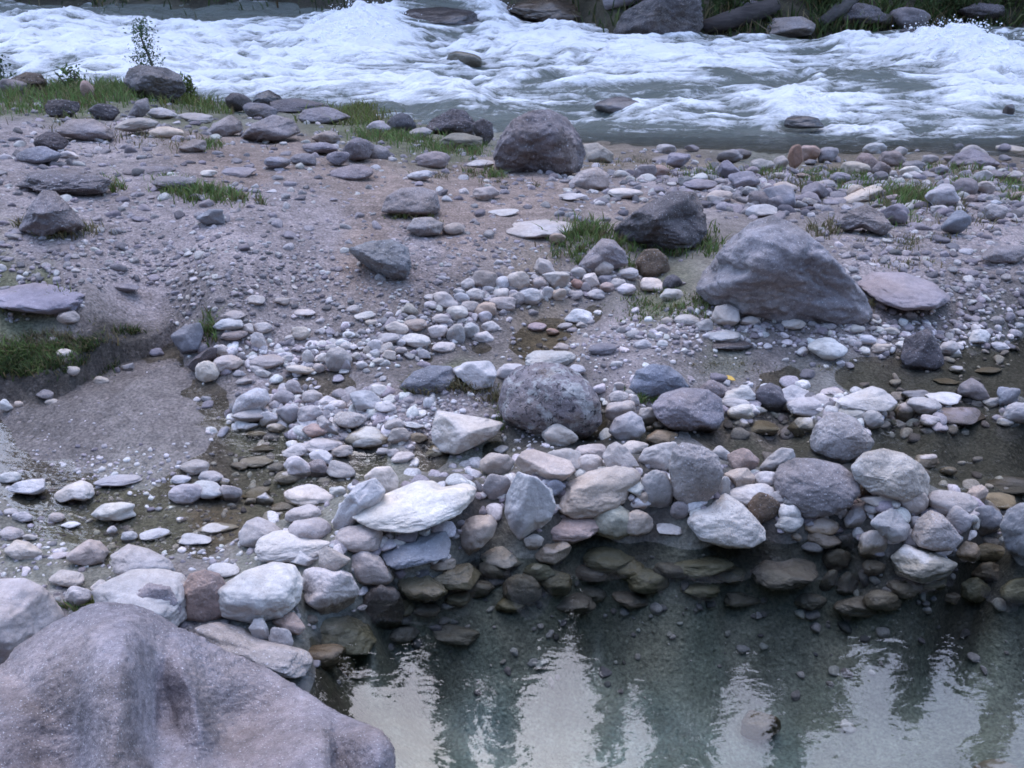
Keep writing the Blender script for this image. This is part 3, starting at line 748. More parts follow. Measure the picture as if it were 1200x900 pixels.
C|r|p|E 286 447 20 8 15||
C|r|w|E 298 433 19 10 0||
C|r|w|E 337 420 15 9 0||
C|r|w|E 340 396 13 8 0||
L|a|p|E 299 352 24 13 0||
C|r|p|E 331 353 20 9 0||
C|r|w|E 357 366 26 8 0||
S|b|w|271,481 278,465 300,454 313,456 317,469 306,482 290,488 274,490|large whitish stone at the left end of the cobble island|left-end island stone
C|r|p|E 292 487 42 17 8||
C|r|p|E 333 466 25 19 0||
C|r|p|E 344 455 21 21 0||
C|r|w|E 366 465 25 17 0||
C|a|w|E 315 492 23 21 15||
C|r|w|E 324 502 23 13 10||
C|r|p|E 338 486 30 23 0||
C|r|p|E 363 485 30 21 0||
C|r|w|E 383 470 23 13 0||
C|r|w|E 386 479 15 11 0||
C|a|W|370,490 378,486 392,500 398,509 388,511 373,501|small white splinter-shaped cobble in the cobble island|
C|r|k|E 369 505 30 18 0||
S|b|w|E 410 491 38 24 20||
C|r|w|E 395 475 21 13 0||
S|a|w|E 428 469 36 24 5||
C|a|W|E 445 459 22 18 0||
C|r|w|E 452 477 26 15 0||
S|r|W|402,518 410,507 428,499 440,500 456,513 453,522 435,526 411,525|smooth white stone at the cobble island's near right end|smooth white island stone
C|r|p|E 377 522 50 19 -3||
C|r|w|E 348 528 36 18 0||
C|r|p|E 400 529 28 14 15||
C|a|w|E 376 536 28 19 0||
S|r|w|E 351 548 38 28 0||
C|r|g|E 372 549 26 22 0||
S|r|p|E 399 550 36 22 0||
C|r|p|E 338 560 34 18 0||
C|r|w|E 302 541 42 13 5||
C|r|p|E 281 546 22 10 0||
C|r|p|E 324 548 20 12 0||
C|r|p|E 307 525 30 9 0||
C|r|w|E 300 508 26 8 -5||
S|r|w|E 362 581 60 28 0|long whitish stone lying in the brown shallows left of the big white flat slab|
C|r|W|E 396 577 21 15 0||
C|r|p|E 333 594 32 11 0||
S|r|p|E 355 603 44 22 10||
C|r|p|E 324 605 13 9 0||
C|r|p|E 300 578 36 14 10||
C|r|w|E 309 586 24 18 0||
C|r|w|E 294 589 15 11 0||
S|a|p|E 270 580 28 24 0|pale squarish block standing in the brown shallows|squarish block
C|r|p|E 263 566 15 13 0||
C|r|p|E 468 511 28 20 0||
C|r|w|E 462 498 25 15 10||
C|a|p|E 490 513 23 12 0||
C|a|w|E 485 499 24 9 -15||
C|a|W|497,535 505,522 518,521 527,530 515,536||
C|r|p|E 460 531 17 11 0||
C|r|w|E 472 536 28 14 0||
C|r|p|E 448 530 15 11 0||
C|r|w|E 380 563 17 7 0||
S|r|p|E 228 548 36 20 0||
C|r|W|E 212 562 24 11 0||
C|r|w|E 247 560 30 17 0||
S|r|p|E 218 579 42 26 -5||
S|r|w|E 243 574 42 22 -8||
S|r|W|E 133 600 53 25 16|long white egg-shaped stone lying in the brown shallows|long white egg stone
S|a|W|61,581 75,570 95,562 108,567 113,579 100,588 85,585 70,590|white angular stone in the brown shallows left of the long white egg stone|
S|a|w|E 32 572 46 20 15||
C|r|w|E 12 560 26 15 0||
L|r|p|E 138 563 58 14 8||
C|r|p|E 66 608 21 15 0||
C|r|W|E 83 615 24 9 15||
C|r|p|E 26 606 24 13 10||
C|r|p|E 13 600 18 9 0||
C|r|p|E 14 626 30 18 0||
S|r|p|3,646 18,632 35,635 51,647 49,657 20,659||
C|r|w|E 35 630 18 9 -20||
S|r|p|77,651 90,640 105,631 118,634 129,646 121,660 100,664 79,659|smooth lilac grey stone at the left of the brown shallows|
C|r|p|E 70 651 26 9 0||
B|r|p|128,651 150,637 175,643 200,656 207,670 180,678 150,682 133,672||
S|r|p|E 78 678 42 21 0||
C|r|p|E 92 700 32 27 0||
C|a|w|E 119 690 24 22 20||
L|r|w|E 255 620 50 16 -3||
C|r|p|E 228 632 42 15 0||
C|r|w|E 182 626 38 15 0||
C|r|p|E 152 629 21 14 0||
C|r|w|E 132 623 14 14 0||
C|a|W|291,736 298,725 308,723 314,735 317,750 300,753|small upright white cobble perched on the light flat slab by the pool|
C|r|p|E 329 747 30 25 0||
C|r|k|317,729 335,718 345,717 359,735 351,745 330,740||
L|b|p|222,735 255,728 285,735 310,750 340,757 363,762 368,776 358,792 345,796 310,790 265,768|light flat slab between the huge ridged boulder and the pool|light flat slab
C|r|p|E 365 726 17 12 0||
B|M|m|350,738 370,722 410,717 432,730 442,751 432,768 400,768 370,758|brown sunken boulder underwater below the bright white block|brown sunken boulder
S|M|n|E 378 770 56 32 0||
C|M|m|E 404 781 24 28 0||
C|M|g|E 474 743 36 22 0||
L|M|g|E 534 743 58 28 0||
S|M|m|503,679 525,663 550,659 565,672 552,692 525,692||
C|r|p|E 519 662 32 14 10||
C|M|m|E 537 702 32 18 0||
S|M|g|E 612 691 47 38 0||
S|M|m|E 650 683 42 32 0||
S|M|m|E 714 656 62 32 0||
L|M|g|E 668 706 62 26 0||
S|M|m|E 760 681 52 32 0||
S|M|g|E 692 697 38 22 0||
B|M|g|878,669 900,652 930,649 955,659 960,676 940,690 905,692 883,682|large dark sunken boulder under water below the waterline cobbles|large sunken boulder
S|M|m|E 824 664 74 28 0||
S|M|m|E 818 690 52 22 0||
C|M|g|E 980 656 36 28 0||
C|M|g|E 971 681 22 28 0||
C|M|g|E 994 684 28 28 0||
C|M|g|E 1026 666 32 20 0||
S|M|g|E 1008 710 62 28 -8||
S|M|g|E 1034 704 46 26 -15||
S|M|g|E 1160 671 46 26 0||
S|M|m|E 1142 692 42 32 0||
C|M|g|E 1114 701 24 16 0||
S|M|m|E 1192 692 42 32 0||
S|M|g|E 580 668 38 24 0||
S|M|m|E 632 670 40 22 5||
S|M|g|E 690 670 46 24 -5||
S|M|m|E 735 668 42 26 0||
S|M|g|E 788 668 46 22 5||
S|M|m|E 852 672 44 22 0||
S|M|g|E 1060 690 44 24 0||
S|M|m|E 1092 682 36 20 0||
S|M|g|E 560 690 40 22 10||
S|M|m|E 470 712 36 22 0||
S|M|g|E 500 715 34 18 0||
S|M|g|E 740 702 46 22 0||
S|M|m|E 600 708 40 20 0||
S|M|g|E 870 702 44 20 0||
S|M|g|E 950 705 40 22 5||
S|M|n|E 890 849 50 38 15|dark reddish stone lying alone on the pool floor|lone stone on the pool floor
B|r|w|E 1172 912 70 46 0|pale boulder top cut off by the photo's bottom right corner|
B|B|g|577,183 585,160 600,140 622,129 645,128 665,138 680,158 687,181 681,200 660,209 630,208 600,207 582,199|big round grey boulder with an undercut dark belly by the river|big round boulder
S|r|p|683,169 700,167 720,180 716,191 700,193 686,189||
S|b|p|664,216 680,200 700,195 715,205 713,220 695,224 670,224||
C|r|g|E 756 202 28 19 0||
C|r|w|E 727 204 17 10 0||
C|r|w|E 733 226 42 14 8||
L|r|g|E 790 187 54 13 0||
B|b|g|446,249 452,230 470,220 495,219 512,224 517,246 505,254 470,252|low rounded grey boulder on the brown dirt, left of the big round boulder|low rounded boulder
S|b|p|475,269 485,255 505,254 521,262 516,275 490,277||
C|r|p|E 531 268 28 15 0||
B|A|b|406,292 430,283 460,280 479,290 483,316 475,327 460,329 440,319 420,306|light blue-grey angular boulder with a shaded right face on the gravel|blue-grey angular boulder
L|r|p|586,271 605,260 640,257 670,260 677,268 650,277 610,280|flat pale slab flush with the dirt below the big round boulder|flat pale slab
C|r|t|E 653 280 19 15 -20||
L|r|w|E 590 249 36 9 0||
C|r|p|E 570 227 32 18 0||
C|r|w|E 492 206 30 12 15||
C|r|w|E 563 192 34 10 0||
C|r|w|E 670 230 32 9 8||
B|B|d|494,156 505,140 530,127 545,129 559,145 556,160 530,162 505,160|dark grey boulder at the water's edge left of the big round boulder|dark riverside boulder
S|B|d|551,146 565,138 577,144 579,160 570,172 560,164||
S|b|d|E 470 144 36 24 0||
C|r|p|E 443 148 30 14 0||
C|r|p|E 493 156 28 14 0||
S|r|m|E 540 165 52 20 5||
S|b|g|E 440 179 36 20 0||
S|b|g|E 420 175 38 28 20||
L|b|g|E 412 204 52 23 0||
S|r|g|E 507 188 42 22 0||
B|B|g|144,96 150,80 165,76 195,79 212,88 219,106 205,120 180,115 154,107|dark pinkish grey boulder at the river's edge with a sapling behind it|sapling boulder
S|v|d|292,126 300,110 315,105 330,113 333,123 315,128||
S|b|d|E 279 120 32 22 -20||
B|b|d|E 352 124 72 18 0||
S|b|g|237,161 250,145 270,134 283,142 286,153 265,162||
B|b|g|281,161 295,145 320,134 345,140 353,156 330,165 300,167|broad grey boulder among the riverside stones on the left bank|broad riverside boulder
S|b|g|E 305 130 42 20 0||
S|b|g|E 380 136 62 22 0||
S|b|g|207,174 225,163 243,164 241,177 218,180||
S|r|t|E 195 156 42 16 0||
S|r|p|E 160 146 52 18 15||
C|r|p|E 230 139 42 14 0||
C|r|p|E 190 133 36 14 0||
S|b|g|149,136 160,118 173,114 176,129 165,140||
S|B|d|E 122 132 38 22 0||
S|B|d|E 73 128 42 23 0||
B|b|g|63,152 80,140 110,139 130,150 136,162 105,167 73,160||
S|B|d|E 60 166 42 24 0||
S|b|b|E 45 182 54 22 0||
C|r|W|E 80 182 24 11 0||
S|B|n|10,93 30,84 48,86 57,98 40,109 18,106||
S|b|g|E 15 101 34 18 0||
S|b|k|E 102 106 17 24 0||
B|B|g|15,217 35,201 70,196 105,199 132,210 127,227 90,230 43,226|long low dark grey rock on the upper left gravel|long low dark rock
B|A|g|20,270 35,240 50,222 65,224 85,244 102,266 85,275 50,278|triangular dark grey boulder with grass at its foot near the left edge|triangular boulder
L|r|h|-32,351 0,337 40,331 75,334 97,344 107,356 95,365 60,369 10,364|low smooth lilac boulder with a grass patch in front, left edge|low lilac boulder
C|r|p|E 32 355 19 15 0||
C|r|p|E 80 372 28 17 0||
S|a|b|228,256 245,245 262,245 264,263 240,264||
L|r|g|E 280 202 42 13 0||
C|r|w|E 245 203 21 8 0||
L|b|g|E 175 200 64 11 0||
S|b|g|E 205 214 54 16 0||
S|b|g|E 325 191 32 15 0||
S|b|g|E 355 187 32 15 0||
S|b|g|E 382 161 34 16 0||
S|b|g|E 375 173 42 13 0||
S|b|g|E 396 186 28 17 0||
C|r|w|E 75 414 21 11 0|whitish stone resting on the grassy top of the cut bank|
C|r|p|E 85 435 18 12 0||
C|r|p|E 118 446 20 11 0||
C|r|g|E 52 462 22 12 0||
C|a|p|E 150 430 15 10 0||
C|r|g|E 184 413 18 11 0||
C|r|W|E 7 475 18 15 0||
C|r|w|E 22 474 11 8 0||
C|r|p|E 60 471 16 8 0||
S|b|g|E 146 337 36 10 -5||
S|a|r|E 932 185 19 32 0|upright rust red stone on the right-hand river bank|upright rust red stone
S|r|k|E 948 181 27 22 0||
C|r|t|E 915 191 19 18 0||
S|r|g|E 970 182 26 20 0||
S|b|k|E 1013 193 33 28 0|squat reddish brown stone among the cobbles of the right river bank|squat reddish stone
S|r|k|E 1045 187 32 22 0||
S|b|g|E 1033 200 23 22 0||
C|r|w|E 1068 201 30 14 10||
C|r|p|E 1090 187 21 12 0||
S|b|h|1106,197 1120,180 1140,174 1156,180 1174,193 1160,199 1130,199||
S|r|g|E 1130 220 34 24 0||
L|r|t|E 1185 175 38 11 0||
L|r|t|980,237 1000,225 1025,216 1039,222 1021,235 995,243|flat tan stone pointing left on the right river bank|flat tan stone
C|r|p|E 967 216 25 11 0||
S|r|g|E 945 234 36 19 0||
S|r|g|E 915 236 30 20 0||
S|r|p|E 917 220 36 15 0||
S|r|g|E 872 212 38 24 0||
S|b|g|E 890 233 28 20 0||
C|r|p|E 843 230 32 15 0||
S|r|g|E 855 183 32 17 0||
S|r|p|E 893 194 30 17 0||
B|A|g|978,263 995,247 1015,239 1035,250 1047,266 1036,277 1010,267 990,272|jagged grey rock with a broken right side, right of the pyramid boulder|jagged grey rock
S|r|p|E 1110 238 38 15 0||
C|r|p|E 1098 224 22 10 0||
C|r|W|E 1167 238 14 8 0||
S|b|g|E 1178 298 54 22 0||
S|r|g|E 1165 206 32 15 0||
S|r|p|E 1188 207 24 14 0||
C|r|g|E 820 216 42 13 0||
C|b|g|E 870 181 21 13 -14||
S|r|t|E 1003 198 36 18 -4||
C|b|p|E 1101 246 21 12 9||
S|a|g|E 852 199 31 23 10||
C|r|p|E 913 206 17 9 -12||
S|b|p|E 1167 249 29 22 2||
S|r|g|E 986 209 26 15 -8||
C|r|b|E 804 213 20 13 -10||
C|r|p|E 1056 177 16 11 -9||
S|a|g|E 955 224 33 22 10||
S|b|g|E 1070 196 26 17 -5||
C|b|p|E 845 213 16 9 7||
C|b|h|E 1177 173 17 10 10||
C|b|k|E 1139 233 17 10 -6||
C|b|b|E 876 225 18 11 -13||
C|b|g|E 950 190 15 7 3||
C|b|t|E 1002 224 20 16 -6||
C|b|k|E 1193 230 19 12 -2||
C|a|p|E 1123 216 16 8 0||
C|r|h|E 881 201 19 12 13||
S|r|h|E 1047 250 36 26 -12||
S|a|h|E 913 231 40 30 0||
C|r|k|E 1048 233 21 12 -12||
S|r|h|E 795 187 30 19 12||
S|r|p|E 1142 182 34 25 1||
C|r|p|E 781 175 24 13 3||
C|a|g|E 1096 219 16 9 -12||
C|r|g|E 1104 200 17 12 -12||
S|b|p|E 946 236 25 13 12||
C|a|p|E 839 235 21 13 1||
S|r|k|E 772 200 26 14 0||
C|r|p|E 1155 220 24 17 13||
C|a|b|E 1032 207 19 14 -11||
C|a|g|E 1113 187 18 10 -12||
S|r|p|E 1104 231 40 31 11||
C|a|p|E 1152 208 23 18 -1||
C|b|k|E 941 206 16 8 14||
S|r|p|E 1059 221 27 16 -10||
C|a|g|E 811 174 17 9 11||
C|b|p|E 771 251 20 13 10||
C|a|t|E 975 178 16 9 -3||
C|r|g|E 1178 185 16 8 -8||
S|r|b|E 1120 261 37 28 10||
S|r|p|E 1025 175 29 16 8||
S|v|d|E 942 143 48 16 0|dark wet rock awash near the right river bank|
B|v|g|E 725 124 58 22 0|dark wet boulder awash in the river right of the big round boulder|awash boulder
B|v|m|E 544 72 42 24 0|greenish wet boulder breaking the white water|greenish rapids boulder
S|v|d|E 1182 130 15 16 0||
B|v|d|440,30 480,10 520,8 560,12 570,30 550,42 500,42 455,44|wide dark wet boulder with white water pouring over it|dark rapids boulder
S|v|d|E 1065 40 24 14 0|dark rock splashed at the crest of the right-hand rapid|
B|B|d|716,40 730,14 755,0 790,-12 822,-2 825,32 811,48 770,51 733,47|large dark purple boulder on the far river bank|large far-bank boulder
L|b|g|893,31 905,21 940,19 958,28 951,42 915,46 896,42|low flat-topped dark rock at the far waterline|flat far-bank rock
S|b|g|E 1065 22 52 28 0|pale grey pointed rock among weeds on the far bank|
B|v|n|588,8 640,-6 700,4 720,26 690,36 650,36 610,22|brown wet rock shelf at the far water's edge|brown far-bank shelf
S|B|d|E 885 12 40 24 0||
S|B|d|E 1010 16 60 26 0||
S|B|d|E 1150 14 56 22 0||
'''
def planes_shape(dirs, rg, soft, n=13, lo=.72):
    q = np.arange(n)+.5; ph = q*2.39996+rg.uniform(0, 6.28); zz = 1-2*q/n
    nn = np.stack([np.cos(ph)*np.sqrt(1-zz*zz), np.sin(ph)*np.sqrt(1-zz*zz), zz], 1)+rg.normal(0, .33, (n, 3))
    nn /= np.linalg.norm(nn, axis=1)[:, None]
    nn = nn@np.linalg.qr(rg.normal(size=(3, 3)))[0]
    hh = rg.uniform(lo, 1.0, n)
    dn = dirs@nn.T
    inv = np.maximum(dn, 1e-3)/hh
    k = 1/soft
    return 1/((inv**k).sum(1)+(1/1.22)**k)**(1/k)
def rock_shape(style, rg, k, px=0):
    d, f = ico(k)
    off = rg.uniform(-50, 50, 3)
    if px > 300: r = planes_shape(d, rg, .2, 12, .8)*(1+.03*fbm(d*2+off, 3))
    elif style in 'rM':
        if rg.random() < .3: r = np.ones(len(d))
        else: r = planes_shape(d, rg, rg.uniform(.08, .2), int(rg.integers(8, 13)), .74)
        r = r*(1+.20*pnoise(d*1.0+off)+.06*fbm(d*2.4+off, 3)+.012*fbm(d*8+off, 3))
    elif style in 'aA':
        r = planes_shape(d, rg, .045, 11, .62)
        r = r*(1+.04*fbm(d*2.2+off, 3)+.02*fbm(d*7+off, 3))
        if style == 'A': r = r*(1+.07*fbm(d*1.8+off, 3)+.03*fbm(d*6+off, 4, .6)+.012*fbm(d*19+off, 3))
    elif style in 'bLvF':
        r = planes_shape(d, rg, .11, 13, .75)
        r = r*(1+.07*fbm(d*1.6+off, 4)+.022*fbm(d*6+off, 4, .6))
    else:
        r = planes_shape(d, rg, .08, 14, .72)
        r = r*(1+.10*fbm(d*1.5+off, 5, .55)+.035*fbm(d*5+off, 5, .65))
    return d*r[:, None], f
rocks = []
def build_rock(i, line):
    kd, style, col, geo, label, short = [s.strip() for s in line.split('|')]
    rg = np.random.default_rng(1000+i)
    if geo[0] == 'E':
        cx, cy, w, h, rot = map(float, geo[1:].split()); poly = None; th = R(rot)
        bw, bh = (w, h) if not rot else (abs(w*math.cos(th))+abs(h*math.sin(th))*.6, abs(h*math.cos(th))+abs(w*math.sin(th))*.6)
    else:
        poly = np.array([list(map(float, q.split(','))) for q in geo.split()])
        mn, mx = poly.min(0), poly.max(0); cx, cy = (mn+mx)/2; w, h = mx-mn; bw, bh = w, h; th = 0
    d = ray(cx, cy); dl = np.linalg.norm(d); alpha = math.asin(-d[2]/dl)
    ca, sa = math.cos(alpha), math.sin(alpha)
    def axes(t):
        a = bw/2*t/F; hh = bh/2*t/F/dl**.0
        b = a*(.64 if kd != 'L' else .9)
        if kd == 'B' and bw > 80: b = a*.75
        if (b*sa)**2 < .72*hh*hh: c = math.sqrt(hh*hh-(b*sa)**2)/ca
        else:
            c = hh*.53/ca; b = hh*.85/sa
        return a, max(b, .3*a), c
    t = np.geomspace(1.2, 45, 500)
    P = CAM+d*t[:, None]; g = ground(P[:, 0], P[:, 1])
    emb = {'B': .62, 'S': .6, 'C': .5, 'L': .35}[kd]
    if cy < 300 and kd != 'L': emb = .82
    if style == 'v' and cy < 165: g = np.full(len(t), -.42); emb = .25
    if short == 'pyramid boulder': emb = .45
    fun = P[:, 2]-g-emb*np.array([axes(q)[2] for q in t])
    j = max(1, int(np.argmax(fun < 0))); s = fun[j-1]/(fun[j-1]-fun[j]+1e-9)
    t0 = t[j-1]+(t[j]-t[j-1])*s
    C = CAM+d*t0; a, b, c = axes(t0)
    px = max(bw, bh)
    k = 8 if px > 300 else 6 if px > 60 else 5 if px > 20 else 4
    S, faces = rock_shape(style, rg, k, px)
    yaw = rg.uniform(-.5, .5) if poly is not None else rg.uniform(-.3, .3)
    V = S*np.array([a, b, c])
    cy_, sy_ = math.cos(yaw), math.sin(yaw)
    V = np.stack([V[:, 0]*cy_-V[:, 1]*sy_, V[:, 0]*sy_+V[:, 1]*cy_, V[:, 2]], 1)
    # fit the outline it shows from the place it is seen from, keeping its own depth
    W = C+V-CAM; dep = W@FWD
    e = np.stack([600+F*(W@RGT)/dep-cx, -(450-F*(W@UPV)/dep-cy)], 1); e0 = e.copy()
    if poly is None:
        rr = np.array([[math.cos(th), math.sin(th)], [-math.sin(th), math.cos(th)]])
        e = e@rr.T
        e -= (e.max(0)+e.min(0))/2
        e *= np.array([w, h])/(e.max(0)-e.min(0)); e = e@rr
    else:
        e -= (e.max(0)+e.min(0))/2
        ang = np.arctan2(e[:, 1], e[:, 0]); rad = np.hypot(e[:, 0], e[:, 1])
        nb = 64 if k < 6 else 120; bi = ((ang+math.pi)/(2*math.pi)*nb).astype(int) % nb
        rs = np.zeros(nb); np.maximum.at(rs, bi, rad)
        rs = np.maximum(rs, np.maximum(np.roll(rs, 1), np.roll(rs, -1))*.9); rs = np.maximum(rs, .3*rs.mean())
        pc = poly-[cx, cy]; pc = pc*[1, -1]
        dense = np.concatenate([pc[q]+(pc[(q+1) % len(pc)]-pc[q])*np.linspace(0, 1, 24, endpoint=False)[:, None] for q in range(len(pc))])
        pa = np.arctan2(dense[:, 1], dense[:, 0]); prd = np.hypot(dense[:, 0], dense[:, 1]); o_ = np.argsort(pa)
        cen = (np.arange(nb)+.5)/nb*2*math.pi-math.pi
        pr = np.interp(cen, np.concatenate([pa[o_]-2*math.pi, pa[o_], pa[o_]+2*math.pi]), np.tile(prd[o_], 3))
        sc_ = pr/rs; sc_ = (np.roll(sc_, 1)+3*sc_+np.roll(sc_, -1))/5
        fac = np.interp(ang, np.concatenate([cen-2*math.pi, cen, cen+2*math.pi]), np.tile(sc_, 3))
        e = e*fac[:, None]
    du = e-e0
    V = V+(RGT[None]*du[:, :1]+UPV[None]*du[:, 1:])*(dep/F)[:, None]
    if i == 0: V = carve_foreground(V, e, cx, cy, d/dl)
    nm, cat = NAMES[kd]
    V[:, 2] = np.maximum(V[:, 2], -c-.35)
    me = mesh_np(nm, V, faces, MAT[style])
    o = obj(nm, me, loc=C)
    cc = np.array(COLR[col])*(1.5 if style == 'M' else .6 if style == 'v' else 1)*(rg.uniform(.84, 1.1) if i else 1.0)*(1+rg.normal(0, .025)*(.2 if kd == 'B' else 1)*np.array([1, .1, -1.2]))*rg.uniform(.98, 1.02, 3)
    o.color = (*np.clip(cc, 0, .8), 1)
    sub = C[2]+c*.8 < 0.0
    rocks.append(dict(o=o, cat=cat, kd=kd, style=style, col=col, u=cx, v=cy, w=bw, h=bh, label=label, short=short, sub=sub))
def carve_foreground(V, e, cx, cy, dr):
    """the ridge that runs down from the peak and the scooped hollow to its right"""
    u = cx+e[:, 0]; v = cy-e[:, 1]
    front = sstep(.15, -.25, V@dr)
    def bumpy(uu, vv, su, sv, tilt=0):
        du = u-uu-tilt*(v-vv); return np.exp(-(du/su)**2-((v-vv)/sv)**2)
    ridge = .12*np.maximum(0, 1-np.sqrt(((u-(150-.10*(v-710)))/52)**2+.012))*sstep(690, 760, v)
    knob = .05*bumpy(440, 875, 22, 40)
    hollow = -.20*bumpy(285, 850, 70, 75, -.3)-.10*bumpy(190, 830, 26, 95, .05)-.08*bumpy(408, 905, 16, 70, .1)-.06*bumpy(60, 900, 40, 50)
    ridge = ridge+.08*np.maximum(0, 1-np.sqrt(((u-(222+.3*(v-800)))/26)**2+.01))*sstep(735, 790, v)*sstep(900, 850, v)
    left = -.05*bumpy(60, 860, 60, 80)+.03*bumpy(110, 800, 30, 60)
    rough = .008*fbm(V*5, 4, .5)+.004*fbm(V*16, 4, .65)+.0022*fbm(V*60, 3, .7)
    nrm = V/np.linalg.norm(V, axis=1)[:, None]
    return V-dr[None]*((ridge+knob+hollow+left)*front)[:, None]+nrm*rough[:, None]
for i, line in enumerate([q for q in DATA.strip().splitlines() if q.strip()]): build_rock(i, line)

# each rock's own words; the lesser ones are told by the named neighbour they lie next to
marks = [r for r in rocks if r['short']]
def size_word(r):
    s = math.sqrt(r['w']*r['h'])
    return 'tiny ' if s < 13 else 'small ' if s < 20 else '' if s < 36 else 'big '
def way(du, dv):
    a = math.degrees(math.atan2(-dv, du)) % 360
    return ['right of', 'behind and right of', 'behind', 'behind and left of', 'left of', 'in front and left of', 'in front of', 'in front and right of'][int((a+22.5)//45) % 8]
cand = {}
for r in rocks:
    if r['label']: continue
    opts = []
    for q in sorted(marks, key=lambda q: math.hypot(q['u']-r['u'], 1.6*(q['v']-r['v'])))[:5]:
        opts.append((q, way(r['u']-q['u'], 1.6*(r['v']-q['v'])), math.hypot(q['u']-r['u'], 1.6*(q['v']-r['v']))))
    r['opts'] = opts
    lng = ' long' if r['w'] > 2.2*r['h'] else ''
    r['look'] = f"{size_word(r)}{CWORD[r['col']]} {SWORD[r['style']]}{lng} {r['o'].name.split('.')[0].replace('_', ' ')}"+(' under water' if r['sub'] else '')
taken = {}
for r in rocks:
    if r['label']: taken[r['label']] = r; continue
    cand.setdefault((r['look'], r['opts'][0][0]['short'], r['opts'][0][1]), []).append(r)
ORD = ['nearest', 'second nearest', 'third nearest', 'fourth nearest', 'fifth nearest', 'sixth nearest', 'seventh nearest', 'eighth nearest', 'ninth nearest']
for (look, short, wy), rs in cand.items():
    rs.sort(key=lambda r: r['opts'][0][2])
    for n, r in enumerate(rs):
        r['label'] = f"{look} {wy} the {short}" if len(rs) == 1 else f"{look}, {ORD[min(n, 8)].replace(' nearest','')} {wy} the {short}"
for r in rocks:
    r['label'] = r['label'].replace(' slimy', '') if len(r['label'].split()) > 16 else r['label']
for r in rocks:
    v, u = r['v'], r['u']
    if r['sub']: g = 'stones sunk in the pool'
    elif v < 60: g = 'rocks of the river and its far bank'
    elif v < 215: g = 'stones of the near river bank'
    elif 215 <= v < 300: g = 'rocks on the upper gravel'
    elif 300 <= v < 445 and u < 760: g = 'pale cobbles along the upper ridge'
    elif v < 445: g = 'stones below the pyramid boulder'
    elif v < 520 and u > 680: g = 'stones of the second row'
    elif u < 520 and v < 640: g = 'stones of the brown shallows and cobble island'
    else: g = 'stones of the dam by the pool'
    tag(r['o'], r['label'], r['cat'], g)
# ------------------------------------------------------------------ loose pebbles, nobody could count them
def loose_mesh(name, pos, size, tones, k, mat, flat=.6, seed=3):
    rg = np.random.default_rng(seed); n = len(pos)
    d, f = ico(k); nv = len(d)
    vars_ = []
    for q in range(24):
        rr = planes_shape(d, rg, .12, 9, .62)*(1+.1*pnoise(d*1.3+q*7))
        vars_.append(d*rr[:, None]*np.array([1, rg.uniform(.6, .95), rg.uniform(.45, .8)]))
    vars_ = np.array(vars_)
    pick = rg.integers(0, 24, n); ya = rg.uniform(0, 2*math.pi, n); ti = rg.normal(0, .25, n)
    V = vars_[pick]*size[:, None, None]
    c, s = np.cos(ti)[:, None], np.sin(ti)[:, None]
    V = np.stack([V[..., 0], V[..., 1]*c-V[..., 2]*s, V[..., 1]*s+V[..., 2]*c], -1)
    c, s = np.cos(ya)[:, None], np.sin(ya)[:, None]
    V = np.stack([V[..., 0]*c-V[..., 1]*s, V[..., 0]*s+V[..., 1]*c, V[..., 2]], -1)+pos[:, None]
    Fc = (f[None]+(np.arange(n)*nv)[:, None, None]).reshape(-1, 3)
    me = mesh_np(name, V.reshape(-1, 3), Fc, mat)
    attr(me, 'tone', np.repeat(tones, nv, 0))
    return me
m = M('loose pebbles'); vec = m.n('ShaderNodeTexCoord').outputs['Object']
nz = m.noise(vec, 120, 4, .65)
c = m.mix(1.0, m.attr('tone'), m.ramp(nz, (.35, .72), (.65, 1.15)), 'MULTIPLY')
PEB = m.done(m.principled(c, .85, m.bump(nz, .003, .6), .25))
